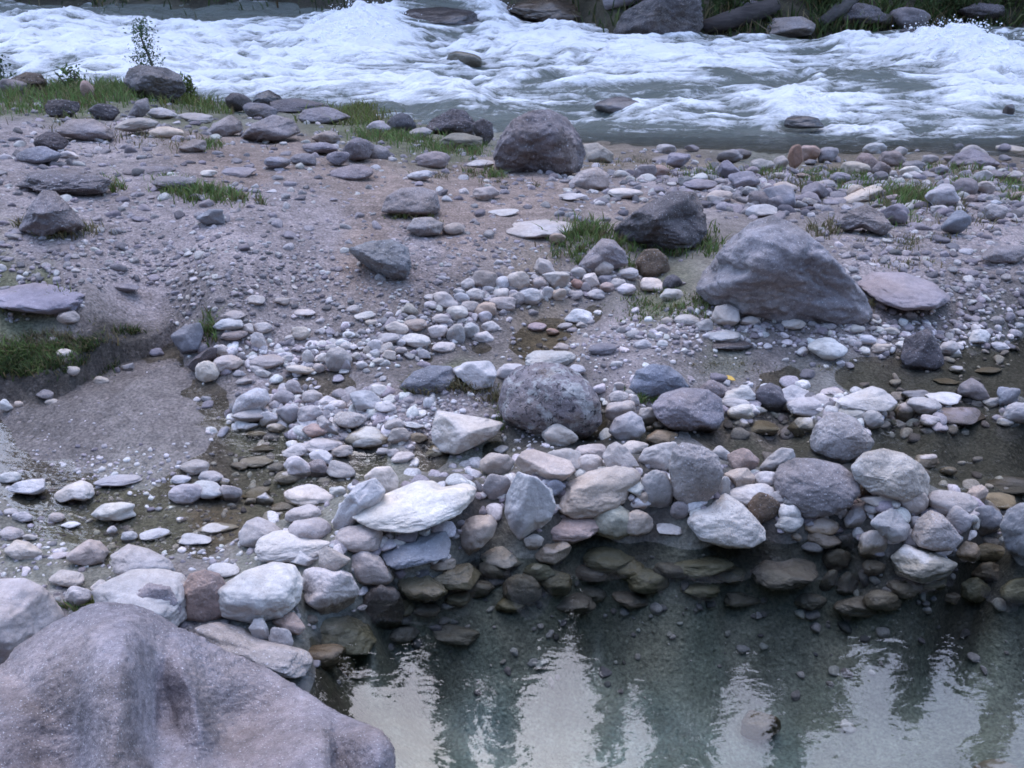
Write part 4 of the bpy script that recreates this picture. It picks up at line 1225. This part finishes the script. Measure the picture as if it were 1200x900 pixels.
# density over the photo: u v half-width half-height how-many max-size(m)
PEBS = '''60 210 110 60 500 .05;200 230 150 50 500 .045;330 210 150 45 420 .045;450 200 120 40 300 .04;600 225 120 35 350 .045;700 225 90 30 420 .05;760 200 120 25 400 .05;880 215 120 30 700 .07;1020 215 120 30 600 .07;1150 220 90 40 600 .07
80 300 120 50 600 .045;230 300 140 45 700 .04;380 300 120 40 450 .035;520 290 90 30 350 .04;620 290 90 30 300 .04;120 370 130 28 420 .035;280 350 110 30 420 .035;430 345 90 26 300 .03;1100 290 110 50 800 .06;1000 300 60 40 250 .05;1150 350 80 35 500 .055
310 418 70 20 420 .05;420 408 60 20 380 .05;500 385 80 24 500 .05;600 340 90 20 500 .05;700 328 80 16 350 .03
700 405 80 25 400 .03;800 392 90 22 480 .04;900 382 90 16 350 .04;1000 392 80 22 450 .045;1120 400 90 24 420 .045;760 455 60 24 160 .03
345 488 66 30 460 .06;430 488 66 30 380 .06;500 495 40 30 260 .03;540 470 60 24 200 .03;350 560 90 36 260 .03;240 590 100 40 320 .028;90 600 100 45 420 .028;60 560 80 30 260 .025;30 650 60 36 200 .03;160 640 80 26 220 .028;270 645 60 28 220 .028;150 545 80 20 160 .022
600 570 130 30 260 .07;800 570 120 30 260 .07;1000 588 120 34 260 .07;1150 605 70 30 180 .07;460 615 70 44 200 .07;320 690 60 40 200 .03;880 478 100 26 260 .07;1050 482 120 20 360 .07;640 515 60 20 200 .03
250 150 140 30 420 .06;80 160 90 40 420 .055;420 165 60 25 200 .04;520 180 60 20 180 .04;120 120 90 20 120 .06;640 740 260 70 700 .03;1000 740 200 60 500 .03;600 690 200 30 300 .04;1000 690 180 26 300 .04;110 700 80 26 160 .03;200 735 60 14 60 .02
150 490 130 40 50 .012;-110 300 90 100 900 .05;1320 310 90 80 1000 .06;1340 500 60 80 700 .07;-120 580 80 70 600 .05;-140 180 90 50 500 .06;1330 215 90 40 500 .07'''
pp, ps, pt = [], [], []
rg = np.random.default_rng(21)
for row in PEBS.splitlines():
    for t in row.split(';'):
        u, v, a, b, n, smax = map(float, t.split()); n = int(n*(.62 if v > 390 else .62 if 255 < v < 390 else .42 if v < 670 and not (v < 250 and u > 700) else .75))
        if v > 670 and u > 380: n = n//5; smax *= 1.5
        smax *= 1.45 if v < 255 else .95 if v < 390 else 1
        uu = u+rg.normal(0, .62, n)*a; vv = v+rg.normal(0, .62, n)*b
        D = FWD[None]+RGT[None]*((uu-600)/F)[:, None]-UPV[None]*((vv-450)/F)[:, None]
        z0 = GF(*(CAM+D*((.15-CAMZ)/D[:, 2])[:, None])[:, :2].T)
        for _ in range(3):
            P = CAM+D*((z0-CAMZ)/D[:, 2])[:, None]; z0 = .5*z0+.5*GF(P[:, 0], P[:, 1])
        P = CAM+D*((z0-CAMZ)/D[:, 2])[:, None]
        s = np.clip(rg.lognormal(math.log(smax*.26), .55, n), .005, smax*.62)
        pp.append(P); ps.append(s)
        light = rg.random(n); dry = 1-.0*light
        base = np.where((light < .2+.25*(v > 390))[:, None], np.array([[.47, .425, .405]]), np.where((light < .8)[:, None], np.array([[.28, .245, .245]]), np.array([[.16, .14, .145]])))
        if v > 670: base = base*.55
        elif v < 390: base = base*.80
        pt.append(base*rg.uniform(.8, 1.15, (n, 1))*rg.uniform(.96, 1.04, (n, 3)))
pp = np.concatenate(pp); ps = np.concatenate(ps); pt = np.concatenate(pt)
dd, hh = cut_bank(pp[:, 0], pp[:, 1])
keep = ~((dd > -.06) & (dd < .3) & (hh > .06) & (rg.random(len(dd)) < .93))&(pp[:, 1] > .8)&(pp[:, 2] < 1)&(pp[:, 1] < far_y(pp[:, 0])-1)
pp, ps, pt = pp[keep], ps[keep], pt[keep]
pp[:, 2] = ground(pp[:, 0], pp[:, 1], True)+ps*np.where(pp[:, 1] < 3.3, -.05, np.where(pp[:, 1] > 4.3, np.where(ps > .025, .1, -.08), .12))
small = ps < .018
tag(obj('gravel', loose_mesh('gravel', pp[small], ps[small], pt[small], 2, PEB, seed=4)), kind='stuff')
tag(obj('pebbles', loose_mesh('pebbles', pp[~small], ps[~small], pt[~small], 3, PEB, seed=5)), kind='stuff')

# ------------------------------------------------------------------ grass and weeds
m = M('grass blades'); nz = m.attr('tone')
df = m.n('ShaderNodeBsdfDiffuse'); m.l(nz, df.inputs[0])
tl = m.n('ShaderNodeBsdfTranslucent'); m.l(nz, tl.inputs[0])
ms = m.n('ShaderNodeMixShader'); ms.inputs[0].default_value = .3; m.l(df.outputs[0], ms.inputs[1]); m.l(tl.outputs[0], ms.inputs[2])
GRASS = m.done(ms.outputs[0])
# u v half-width half-height count height(m) tone
TUFT = '''25 108 50 22 900 .16 g;95 110 60 20 1500 .17 g;140 108 40 16 900 .16 g;225 118 40 16 800 .15 y;245 128 30 12 350 .12 g;200 112 40 10 300 .14 g;60 128 60 16 500 .13 g
405 138 42 14 1100 .15 y;430 130 22 10 500 .14 y;470 162 50 16 900 .11 g;530 176 45 14 700 .10 g;440 160 40 10 300 .1 g;120 152 60 20 200 .09 o;200 165 60 20 180 .08 o;240 172 22 7 160 .09 g
215 224 30 9 500 .10 g;250 232 36 9 500 .09 g;275 236 24 6 200 .08 g;80 272 42 7 420 .08 o;45 268 24 6 160 .07 o;130 218 16 9 160 .1 g;190 212 14 6 100 .08 g
30 355 34 8 450 .06 y;55 352 22 9 450 .07 y;25 415 50 16 2600 .06 g;60 400 50 12 900 .05 o;70 408 40 10 700 .04 g;15 430 30 10 500 .06 d;60 432 50 10 350 .05 d;110 412 30 10 200 .03 o;246 388 7 12 220 .08 g
690 275 26 14 700 .10 g;665 292 30 14 450 .07 g;740 285 40 14 500 .08 g;790 292 40 10 400 .08 g;740 310 14 12 200 .07 g;830 285 18 14 260 .09 g;480 254 26 4 160 .06 y;500 262 20 6 120 .06 o;530 205 30 8 160 .06 o;575 205 14 7 200 .08 g
800 362 55 14 900 .05 g;845 350 40 10 450 .05 g;760 372 36 10 350 .04 g;880 356 50 8 350 .06 o;960 364 50 6 300 .06 o;1020 358 20 8 200 .06 o;780 345 30 8 150 .05 g
505 455 28 9 480 .07 o;545 456 28 9 480 .07 o;570 468 18 8 160 .06 o;752 462 20 12 240 .05 g;775 466 25 8 180 .05 g;585 490 8 12 120 .05 g
830 205 50 10 260 .09 g;900 205 40 9 300 .1 g;1120 200 50 9 350 .1 g;1170 215 40 9 300 .1 g;1040 260 40 9 250 .09 g;1090 245 50 10 300 .09 o;985 208 40 14 650 .11 g;1010 216 34 10 350 .1 g;1065 235 34 12 900 .14 g;1050 232 24 8 300 .1 y;1100 230 30 10 200 .1 o;930 220 30 10 160 .1 o;1140 215 40 12 200 .1 g;1190 230 20 10 160 .1 g;970 272 22 9 260 .09 o;1060 285 44 9 260 .06 o;1120 262 40 10 200 .07 o;880 205 40 12 140 .1 o;740 190 40 10 160 .08 o;800 210 40 10 120 .08 o;1060 312 40 8 160 .05 o
60 428 40 4 160 .07 d;110 406 30 4 120 .07 d;160 390 26 4 100 .06 d;20 434 30 4 120 .07 d;120 706 22 7 160 .05 y;85 712 14 7 90 .05 g;640 62 1 1 2 .1 g;350 100 1 1 2 .1 g;560 205 20 6 120 .07 g;600 215 30 5 140 .05 o;1000 425 40 8 90 .03 o;870 432 60 8 220 .03 o;830 430 40 6 160 .03 o
890 14 60 14 900 .35 d;800 4 40 10 300 .35 d;960 10 50 12 700 .4 d;1020 8 50 12 700 .4 g;1100 10 60 14 900 .4 d;1180 10 50 14 700 .35 d;860 24 40 8 400 .25 o;640 0 80 6 400 .3 o;985 30 30 8 250 .25 d;1100 26 50 6 350 .25 d;560 -2 60 4 200 .3 d;200 -2 220 5 700 .45 d;500 -8 200 8 700 .5 d;800 -14 250 8 900 .5 d;1100 -10 200 8 700 .5 d'''
TN = {'g': (.12, .165, .06), 'y': (.14, .16, .055), 'o': (.15, .135, .08), 'd': (.06, .08, .034)}
base, tall, lean, wid, tn2 = [], [], [], [], []
rg = np.random.default_rng(8)
for row in TUFT.splitlines():
    for t in row.split(';'):
        q = t.split(); u, v, a, b, n, h = map(float, q[:6]); n = int(n*(1.3 if q[6] == 'd' else 1.05 if v < 200 else .8)); h *= .8; a *= 1.15; b *= 1.1
        uu = u+rg.normal(0, .5, n)*a; vv = v+rg.normal(0, .5, n)*b
        # clumps
        cl = rg.normal(0, 1, (max(2, n//22), 2)); ci = rg.integers(0, len(cl), n)
        uu = np.where(rg.random(n) < .7, u+cl[ci, 0]*a*.5+rg.normal(0, .09, n)*a, uu); vv = np.where(rg.random(n) < .7, v+cl[ci, 1]*b*.5+rg.normal(0, .09, n)*b, vv)
        D = FWD[None]+RGT[None]*((uu-600)/F)[:, None]-UPV[None]*((vv-450)/F)[:, None]
        z0 = np.full(n, hit(u, v)[2])
        for _ in range(4):
            P = CAM+D*((z0-CAMZ)/D[:, 2])[:, None]; z0 = .6*z0+.4*ground(P[:, 0], P[:, 1])
        P = CAM+D*((z0-CAMZ)/D[:, 2])[:, None]; P[:, 2] = ground(P[:, 0], P[:, 1], True)-.01
        base.append(P); hh = h*rg.uniform(.2, 1.2, n); tall.append(hh)
        lean.append(rg.normal(0, .42, (n, 2))*hh[:, None]); wid.append(np.full(n, .0016+h*.018)*rg.uniform(.7, 1.3, n)*(1+P[:, 1]*.05))
        c0 = np.array(TN[q[6]]); c0 = np.where(rg.random((n, 1)) < .22, np.array([[.17, .14, .08]]), c0[None]); tn2.append(c0*rg.uniform(.6, 1.4, (n, 1))*rg.uniform(.9, 1.1, (n, 3)))
B_ = np.concatenate(base); H_ = np.concatenate(tall); L_ = np.concatenate(lean); W_ = np.concatenate(wid); T_ = np.concatenate(tn2)
keep = B_[:, 1] > .8; B_, H_, L_, W_, T_ = B_[keep], H_[keep], L_[keep], W_[keep], T_[keep]
n = len(B_); an = rg.uniform(0, math.pi, n); wx = np.stack([np.cos(an), np.sin(an), np.zeros(n)], 1)*W_[:, None]
mid = B_+np.concatenate([L_*.35, (H_*.6)[:, None]], 1); tip = B_+np.concatenate([L_*1.15, (H_*.98)[:, None]], 1)
V = np.stack([B_-wx, B_+wx, mid-wx*.8, mid+wx*.8, tip], 1).reshape(-1, 3)
o5 = (np.arange(n)*5)[:, None, None]
Fc = (np.array([[0, 1, 3], [0, 3, 2], [2, 3, 4]])[None]+o5).reshape(-1, 3)
gm_ = mesh_np('grass', V, Fc, GRASS); attr(gm_, 'tone', np.repeat(T_, 5, 0))
tag(obj('grass', gm_), kind='stuff')

# ------------------------------------------------------------------ saplings, bushes, trees
m = M('leaves'); oi = m.n('ShaderNodeObjectInfo'); tn_c = m.attr('tone')
c = m.mix(1.0, tn_c, oi.outputs['Color'], 'MULTIPLY')
df = m.n('ShaderNodeBsdfDiffuse'); m.l(c, df.inputs[0]); tl = m.n('ShaderNodeBsdfTranslucent'); m.l(c, tl.inputs[0])
ms = m.n('ShaderNodeMixShader'); ms.inputs[0].default_value = .3; m.l(df.outputs[0], ms.inputs[1]); m.l(tl.outputs[0], ms.inputs[2])
LEAF = m.done(ms.outputs[0])
m = M('bark'); vec = m.n('ShaderNodeTexCoord').outputs['Object']
mp = m.n('ShaderNodeMapping'); m.l(vec, mp.inputs[0]); mp.inputs['Scale'].default_value = (1, 1, .2)
nz = m.noise(mp.outputs[0], 14, 5, .7)
BARK = m.done(m.principled(m.ramp(nz, (.3, (.05, .04, .032)), (.7, (.17, .14, .12))), .95, m.bump(nz, .03, .8), .15))
m = M('bleached dead wood'); vec = m.n('ShaderNodeTexCoord').outputs['Object']
mp = m.n('ShaderNodeMapping'); m.l(vec, mp.inputs[0]); mp.inputs['Scale'].default_value = (.15, 1, 1)
nz = m.noise(mp.outputs[0], 16, 5, .7)
oi = m.n('ShaderNodeObjectInfo')
WOOD = m.done(m.principled(m.mix(1.0, oi.outputs['Color'], m.ramp(nz, (.3, .5), (.7, 1.15)), 'MULTIPLY'), .9, m.bump(nz, .03, .8), .2))
def leaf_cloud(name, cen, rad, size, rg, tone_=(.05, .075, .03), droop=0.0, per=1):
    """small leaf faces spread about the given centres"""
    n = len(cen)*per; c = np.repeat(cen, per, 0)+rg.normal(0, 1, (n, 3))*np.repeat(rad, per)[:, None]*.5
    a = rg.normal(size=(n, 3)); a /= np.linalg.norm(a, axis=1)[:, None]; a[:, 2] -= droop
    b = np.cross(a, rg.normal(size=(n, 3))); b /= np.linalg.norm(b, axis=1)[:, None]+1e-6
    s = (np.broadcast_to(size, (n,)) if np.ndim(size) == 0 else np.repeat(size, per))*rg.uniform(.6, 1.3, n)
    V = np.stack([c-a*s[:, None], c+b*s[:, None]*.42, c+a*s[:, None], c-b*s[:, None]*.42], 1).reshape(-1, 3)
    Fc = np.arange(n*4).reshape(-1, 4)
    me = mesh_np(name, V, Fc, LEAF, smooth=False)
    attr(me, 'tone', np.repeat(np.array(tone_)[None]*rg.uniform(.55, 1.5, (n, 1)), 4, 0)); return me
def tube(name, pts, rad, mat, seg=8):
    pts = np.array(pts, float); k = len(pts); V = []
    for i in range(k):
        d = pts[min(i+1, k-1)]-pts[max(i-1, 0)]; d /= np.linalg.norm(d)
        x = np.cross(d, [0.3, .2, 1] if abs(d[2]) < .9 else [1, 0, 0]); x /= np.linalg.norm(x); y = np.cross(d, x)
        for s in range(seg):
            t = 2*math.pi*s/seg; V.append(pts[i]+(x*math.cos(t)+y*math.sin(t))*rad[i])
    Fc = [[i*seg+s, i*seg+(s+1) % seg, (i+1)*seg+(s+1) % seg, (i+1)*seg+s] for i in range(k-1) for s in range(seg)]
    V += [pts[0], pts[-1]]; n = len(V)
    F3 = np.array([[n-2, (s+1) % seg, s, s] for s in range(seg)]+[[n-1, (k-1)*seg+s, (k-1)*seg+(s+1) % seg, (k-1)*seg+(s+1) % seg] for s in range(seg)])
    bm = bmesh.new(); vs = [bm.verts.new(v) for v in V]
    for f in Fc: bm.faces.new([vs[i] for i in f])
    for f in F3:
        try: bm.faces.new([vs[i] for i in f[:3]])
        except ValueError: pass
    me = bpy.data.meshes.new(name); bm.to_mesh(me); bm.free(); me.materials.append(mat)
    me.polygons.foreach_set('use_smooth', np.ones(len(me.polygons), bool)); return me
def conifer(seed, H, Wd):
    rg = np.random.default_rng(seed)
    trunk = tube('trunk', [(0, 0, -.6), (.0, 0, H*.3), (.05, .03, H*.6), (0, 0, H)], [H*.016, H*.012, H*.007, .02], BARK)
    cen, rad, size = [], [], []
    z = H*.10
    while z < H:
        k = (z-H*.10)/(H*.90); r0 = Wd*(1-k)**.85*(.75+.25*math.sin(z*2.3+seed))*rg.uniform(.7, 1.15)+.12
        for a in rg.uniform(0, 2*math.pi, int(4+6*(1-k))):
            L = r0*rg.uniform(.45, 1.15); m_ = max(3, int(L*5))
            for t in np.linspace(.12, 1, m_):
                cen.append((math.cos(a)*L*t, math.sin(a)*L*t, z-.32*L*t*t+rg.normal(0, .06))); rad.append(.16+.26*(1-t)); size.append(.17+.13*(1-t))
        z += rg.uniform(.28, .52)
    crown = leaf_cloud('crown', np.array(cen), np.array(rad), np.array(size), rg, (.04, .058, .028), .35, 5)
    return trunk, crown
KIND = [conifer(1, 27, 4.0), conifer(2, 29, 3.4), conifer(3, 25, 4.6), conifer(4, 22, 5.2)]
TREES = [  # pixel of the tip as mirrored in the pool, distance, kind
 (395, 865, 26.5, 0), (452, 800, 28, 3), (540, 935, 25.5, 1), (592, 885, 27, 1), (623, 790, 31, 0), (712, 885, 26, 1), (772, 940, 25, 0), (818, 905, 28, 1), (915, 925, 26, 0),
 (965, 800, 31, 3), (1062, 842, 26, 1), (1130, 800, 30, 0), (1150, 900, 26.5, 1), (1225, 850, 28, 2), (1290, 900, 27, 1), (320, 900, 27, 2), (250, 850, 29, 0), (850, 735, 34, 3), (565, 760, 34, 3), (745, 790, 33, 2), (690, 735, 36, 3), (1090, 740, 36, 0), (490, 745, 36, 2), (1380, 830, 30, 3), (190, 900, 28, 1), (1010, 745, 36, 3), (1190, 735, 36, 3), (410, 770, 34, 3), (530, 775, 33, 3), (655, 750, 34, 2), (785, 800, 32, 3), (900, 790, 33, 3), (940, 770, 35, 2), (1060, 770, 33, 3), (1140, 790, 35, 3), (1250, 770, 33, 3), (600, 805, 31, 3), (720, 790, 31, 2), (830, 780, 31, 2), (350, 800, 33, 3), (1300, 780, 34, 3), (875, 760, 38, 3), (620, 740, 38, 2), (372, 775, 39, 3), (425, 785, 40, 3), (478, 768, 39, 3), (515, 772, 41, 3), (548, 790, 38, 3), (585, 800, 40, 3), (642, 768, 40, 3), (690, 775, 39, 3), (735, 800, 40, 3), (790, 830, 39, 3), (845, 800, 40, 3), (890, 800, 39, 3), (935, 815, 40, 3), (980, 780, 39, 3), (1022, 768, 41, 3), (1075, 775, 39, 3), (1118, 765, 41, 3), (1160, 790, 39, 3), (1205, 765, 41, 3), (1260, 800, 39, 3)]
LAB = ['tall dark conifer', 'slender spire-topped conifer', 'broad shaggy conifer', 'shorter bushy conifer']
order = sorted(range(len(TREES)), key=lambda i: TREES[i][0])
for n, (u, v, yd, k) in enumerate(TREES):
    d = ray(u, v); x = d[0]/d[1]*yd; top = -CAMZ-d[2]/d[1]*yd
    yy = max(yd, float(far_y(np.array([x]))[0])+1.2); zz = float(ground([x], [yy])[0])
    base_h = (27, 29, 25, 22)[k]; s = (top-zz)/base_h
    r = empty('conifer', (x, yy, zz)); r.scale = (max(s, .8)*1.3, max(s, .8)*1.3, s); r.rotation_euler = (0, 0, n*1.7)
    rank = order.index(n)+1
    tag(r, f"{LAB[k]} on the far bank, {rank}{'st' if rank % 10 == 1 and rank != 11 else 'nd' if rank % 10 == 2 and rank != 12 else 'rd' if rank % 10 == 3 and rank != 13 else 'th'} conifer from the left", 'tree', 'conifers on the far bank')
    obj('trunk', KIND[k][0], r); cr = obj('crown', KIND[k][1], r); cr.color = (*(np.array([1, 1, 1])*random.uniform(.8, 1.25)), 1)
# sapling behind the boulder at the river's edge
P0 = hit(176, 112); rg = np.random.default_rng(77); q = F*0+1
r = empty('sapling', P0); tag(r, 'thin dark green sapling behind the dark boulder at the river edge', 'sapling')
hgt = .82
stem = [(0, .1, 0), (.05, .1, hgt*.4), (-.02, .1, hgt*.75), (.01, .1, hgt)]
obj('stem', tube('stem', stem, [.02, .015, .01, .004], BARK, 6), r)
zz = rg.uniform(.38, 1.0, 70); cen = np.stack([rg.normal(0, .075, 70)*(1.2-zz*.9), .1+rg.normal(0, .1, 70), zz*hgt], 1)
lv = obj('leaves', leaf_cloud('leaves', cen, np.full(70, .10), .018, rg, (.06, .095, .045), 0, 14), r); lv.color = (1, 1, 1, 1)
def bush(u, v, w, h, label, tone_, n, grp=None, name='bush', leaf=.05):
    p = hit(u, v); rg = np.random.default_rng(int(u*3+v)); r = empty(name, p); tag(r, label, 'bush', grp)
    sk = np.linalg.norm(p-CAM)/F; W2, H2 = w*sk, h*sk
    a = rg.normal(size=(n, 3))*[.42, .35, .3]; cen = np.stack([a[:, 0]*W2*.6, a[:, 1]*W2*.5, np.abs(a[:, 2]+.45)*H2], 1)
    lv = obj('leaves', leaf_cloud('leaves', cen, np.full(n, .16*H2+.02), leaf, rg, tone_, 0, 8), r); lv.color = (1, 1, 1, 1)
    for t in range(4):
        x, y = rg.normal(0, .2, 2)*W2; obj('stem', tube('stem', [(x*.2, y*.2, -.05), (x*.6, y*.6, H2*.4), (x, y, H2*.8)], [.012, .009, .004], BARK, 5), r)
bush(1, 98, 16, 30, 'dark leafy bush at the left edge by the river', (.035, .055, .025), 30, None, 'bush', .03)
bush(85, 104, 26, 22, 'low green weed clump left of the sapling boulder', (.10, .14, .055), 30, None, 'bush', .03)
bush(222, 116, 18, 22, 'yellow green weed clump at the right foot of the sapling boulder', (.12, .15, .05), 30, None, 'bush', .03)
bush(860, 16, 70, 26, 'low dark shrub on the far bank right of the large purple boulder', (.055, .075, .032), 80, 'shrubs of the far bank')
bush(960, 8, 60, 30, 'mid green shrub on the far bank above the flat-topped rock', (.07, .095, .04), 80, 'shrubs of the far bank')
bush(1110, 14, 70, 26, 'dark shrub on the far bank right of the pale grey pointed rock', (.05, .07, .03), 80, 'shrubs of the far bank')
bush(1185, 6, 60, 30, 'green shrub on the far bank in the photo\'s upper right corner', (.07, .095, .04), 80, 'shrubs of the far bank')
bush(690, -6, 90, 16, 'brownish scrub on the far bank above the brown rock shelf', (.07, .06, .035), 70, 'shrubs of the far bank')
# dead logs on the far bank, the bank's shade put into their colours
def log(px, z, rad, col, label):
    pts = []
    for (u, v), dz in zip(px, z):
        p = hit(u, v); pts.append(p+np.array([0, 0, dz]))
    o = obj('log', tube('log', [p-pts[0] for p in pts], rad, WOOD, 10), loc=pts[0]); o.color = (*col, 1)
    tag(o, label, 'log', 'dead logs on the far bank')
log([(822, 40), (850, 36), (880, 30), (908, 24)], [.1, .15, .2, .25], [.12, .16, .17, .13], (.07, .06, .058), 'dark grey log leaning between the large far boulder and the flat rock')
log([(708, 16), (735, 10), (765, 4), (790, 0)], [.15, .2, .25, .3], [.10, .16, .18, .14], (.26, .235, .25), 'pale bleached log lying above the brown rock shelf on the far bank')
log([(962, 34), (985, 26), (1010, 16)], [.1, .25, .5], [.09, .13, .1], (.10, .09, .088), 'grey log slanting up right of the flat far-bank rock')
log([(985, 30), (1010, 27), (1040, 30)], [.1, .14, .1], [.08, .12, .09], (.11, .095, .08), 'short brownish log lying at the far waterline by the slanting log')
# a yellow leaf on the wet flat
p = hit(855, 447); bm = bmesh.new()
outl = [(-.03, 0), (-.018, .010), (0, .014), (.018, .009), (.032, 0), (.018, -.010), (0, -.013), (-.018, -.009)]
top = [bm.verts.new((x, y, .006+.25*abs(y)+2*x*x)) for x, y in outl]; bot = [bm.verts.new((x, y, .003+.25*abs(y)+2*x*x)) for x, y in outl]
bm.faces.new(top); bm.faces.new(bot[::-1])
for i in range(8): bm.faces.new((bot[i], bot[(i+1) % 8], top[(i+1) % 8], top[i]))
me = bpy.data.meshes.new('fallen_leaf'); bm.to_mesh(me); bm.free()
m = M('yellow leaf'); me.materials.append(m.done(m.principled((.45, .28, .06), .7)))
o = obj('fallen_leaf', me, loc=p+np.array([0, 0, .012])); o.rotation_euler = (.3, .1, -.7); o.scale = (.8, .8, .8)
tag(o, 'small yellow fallen leaf on the wet flat above the lilac grey block boulder', 'leaf')
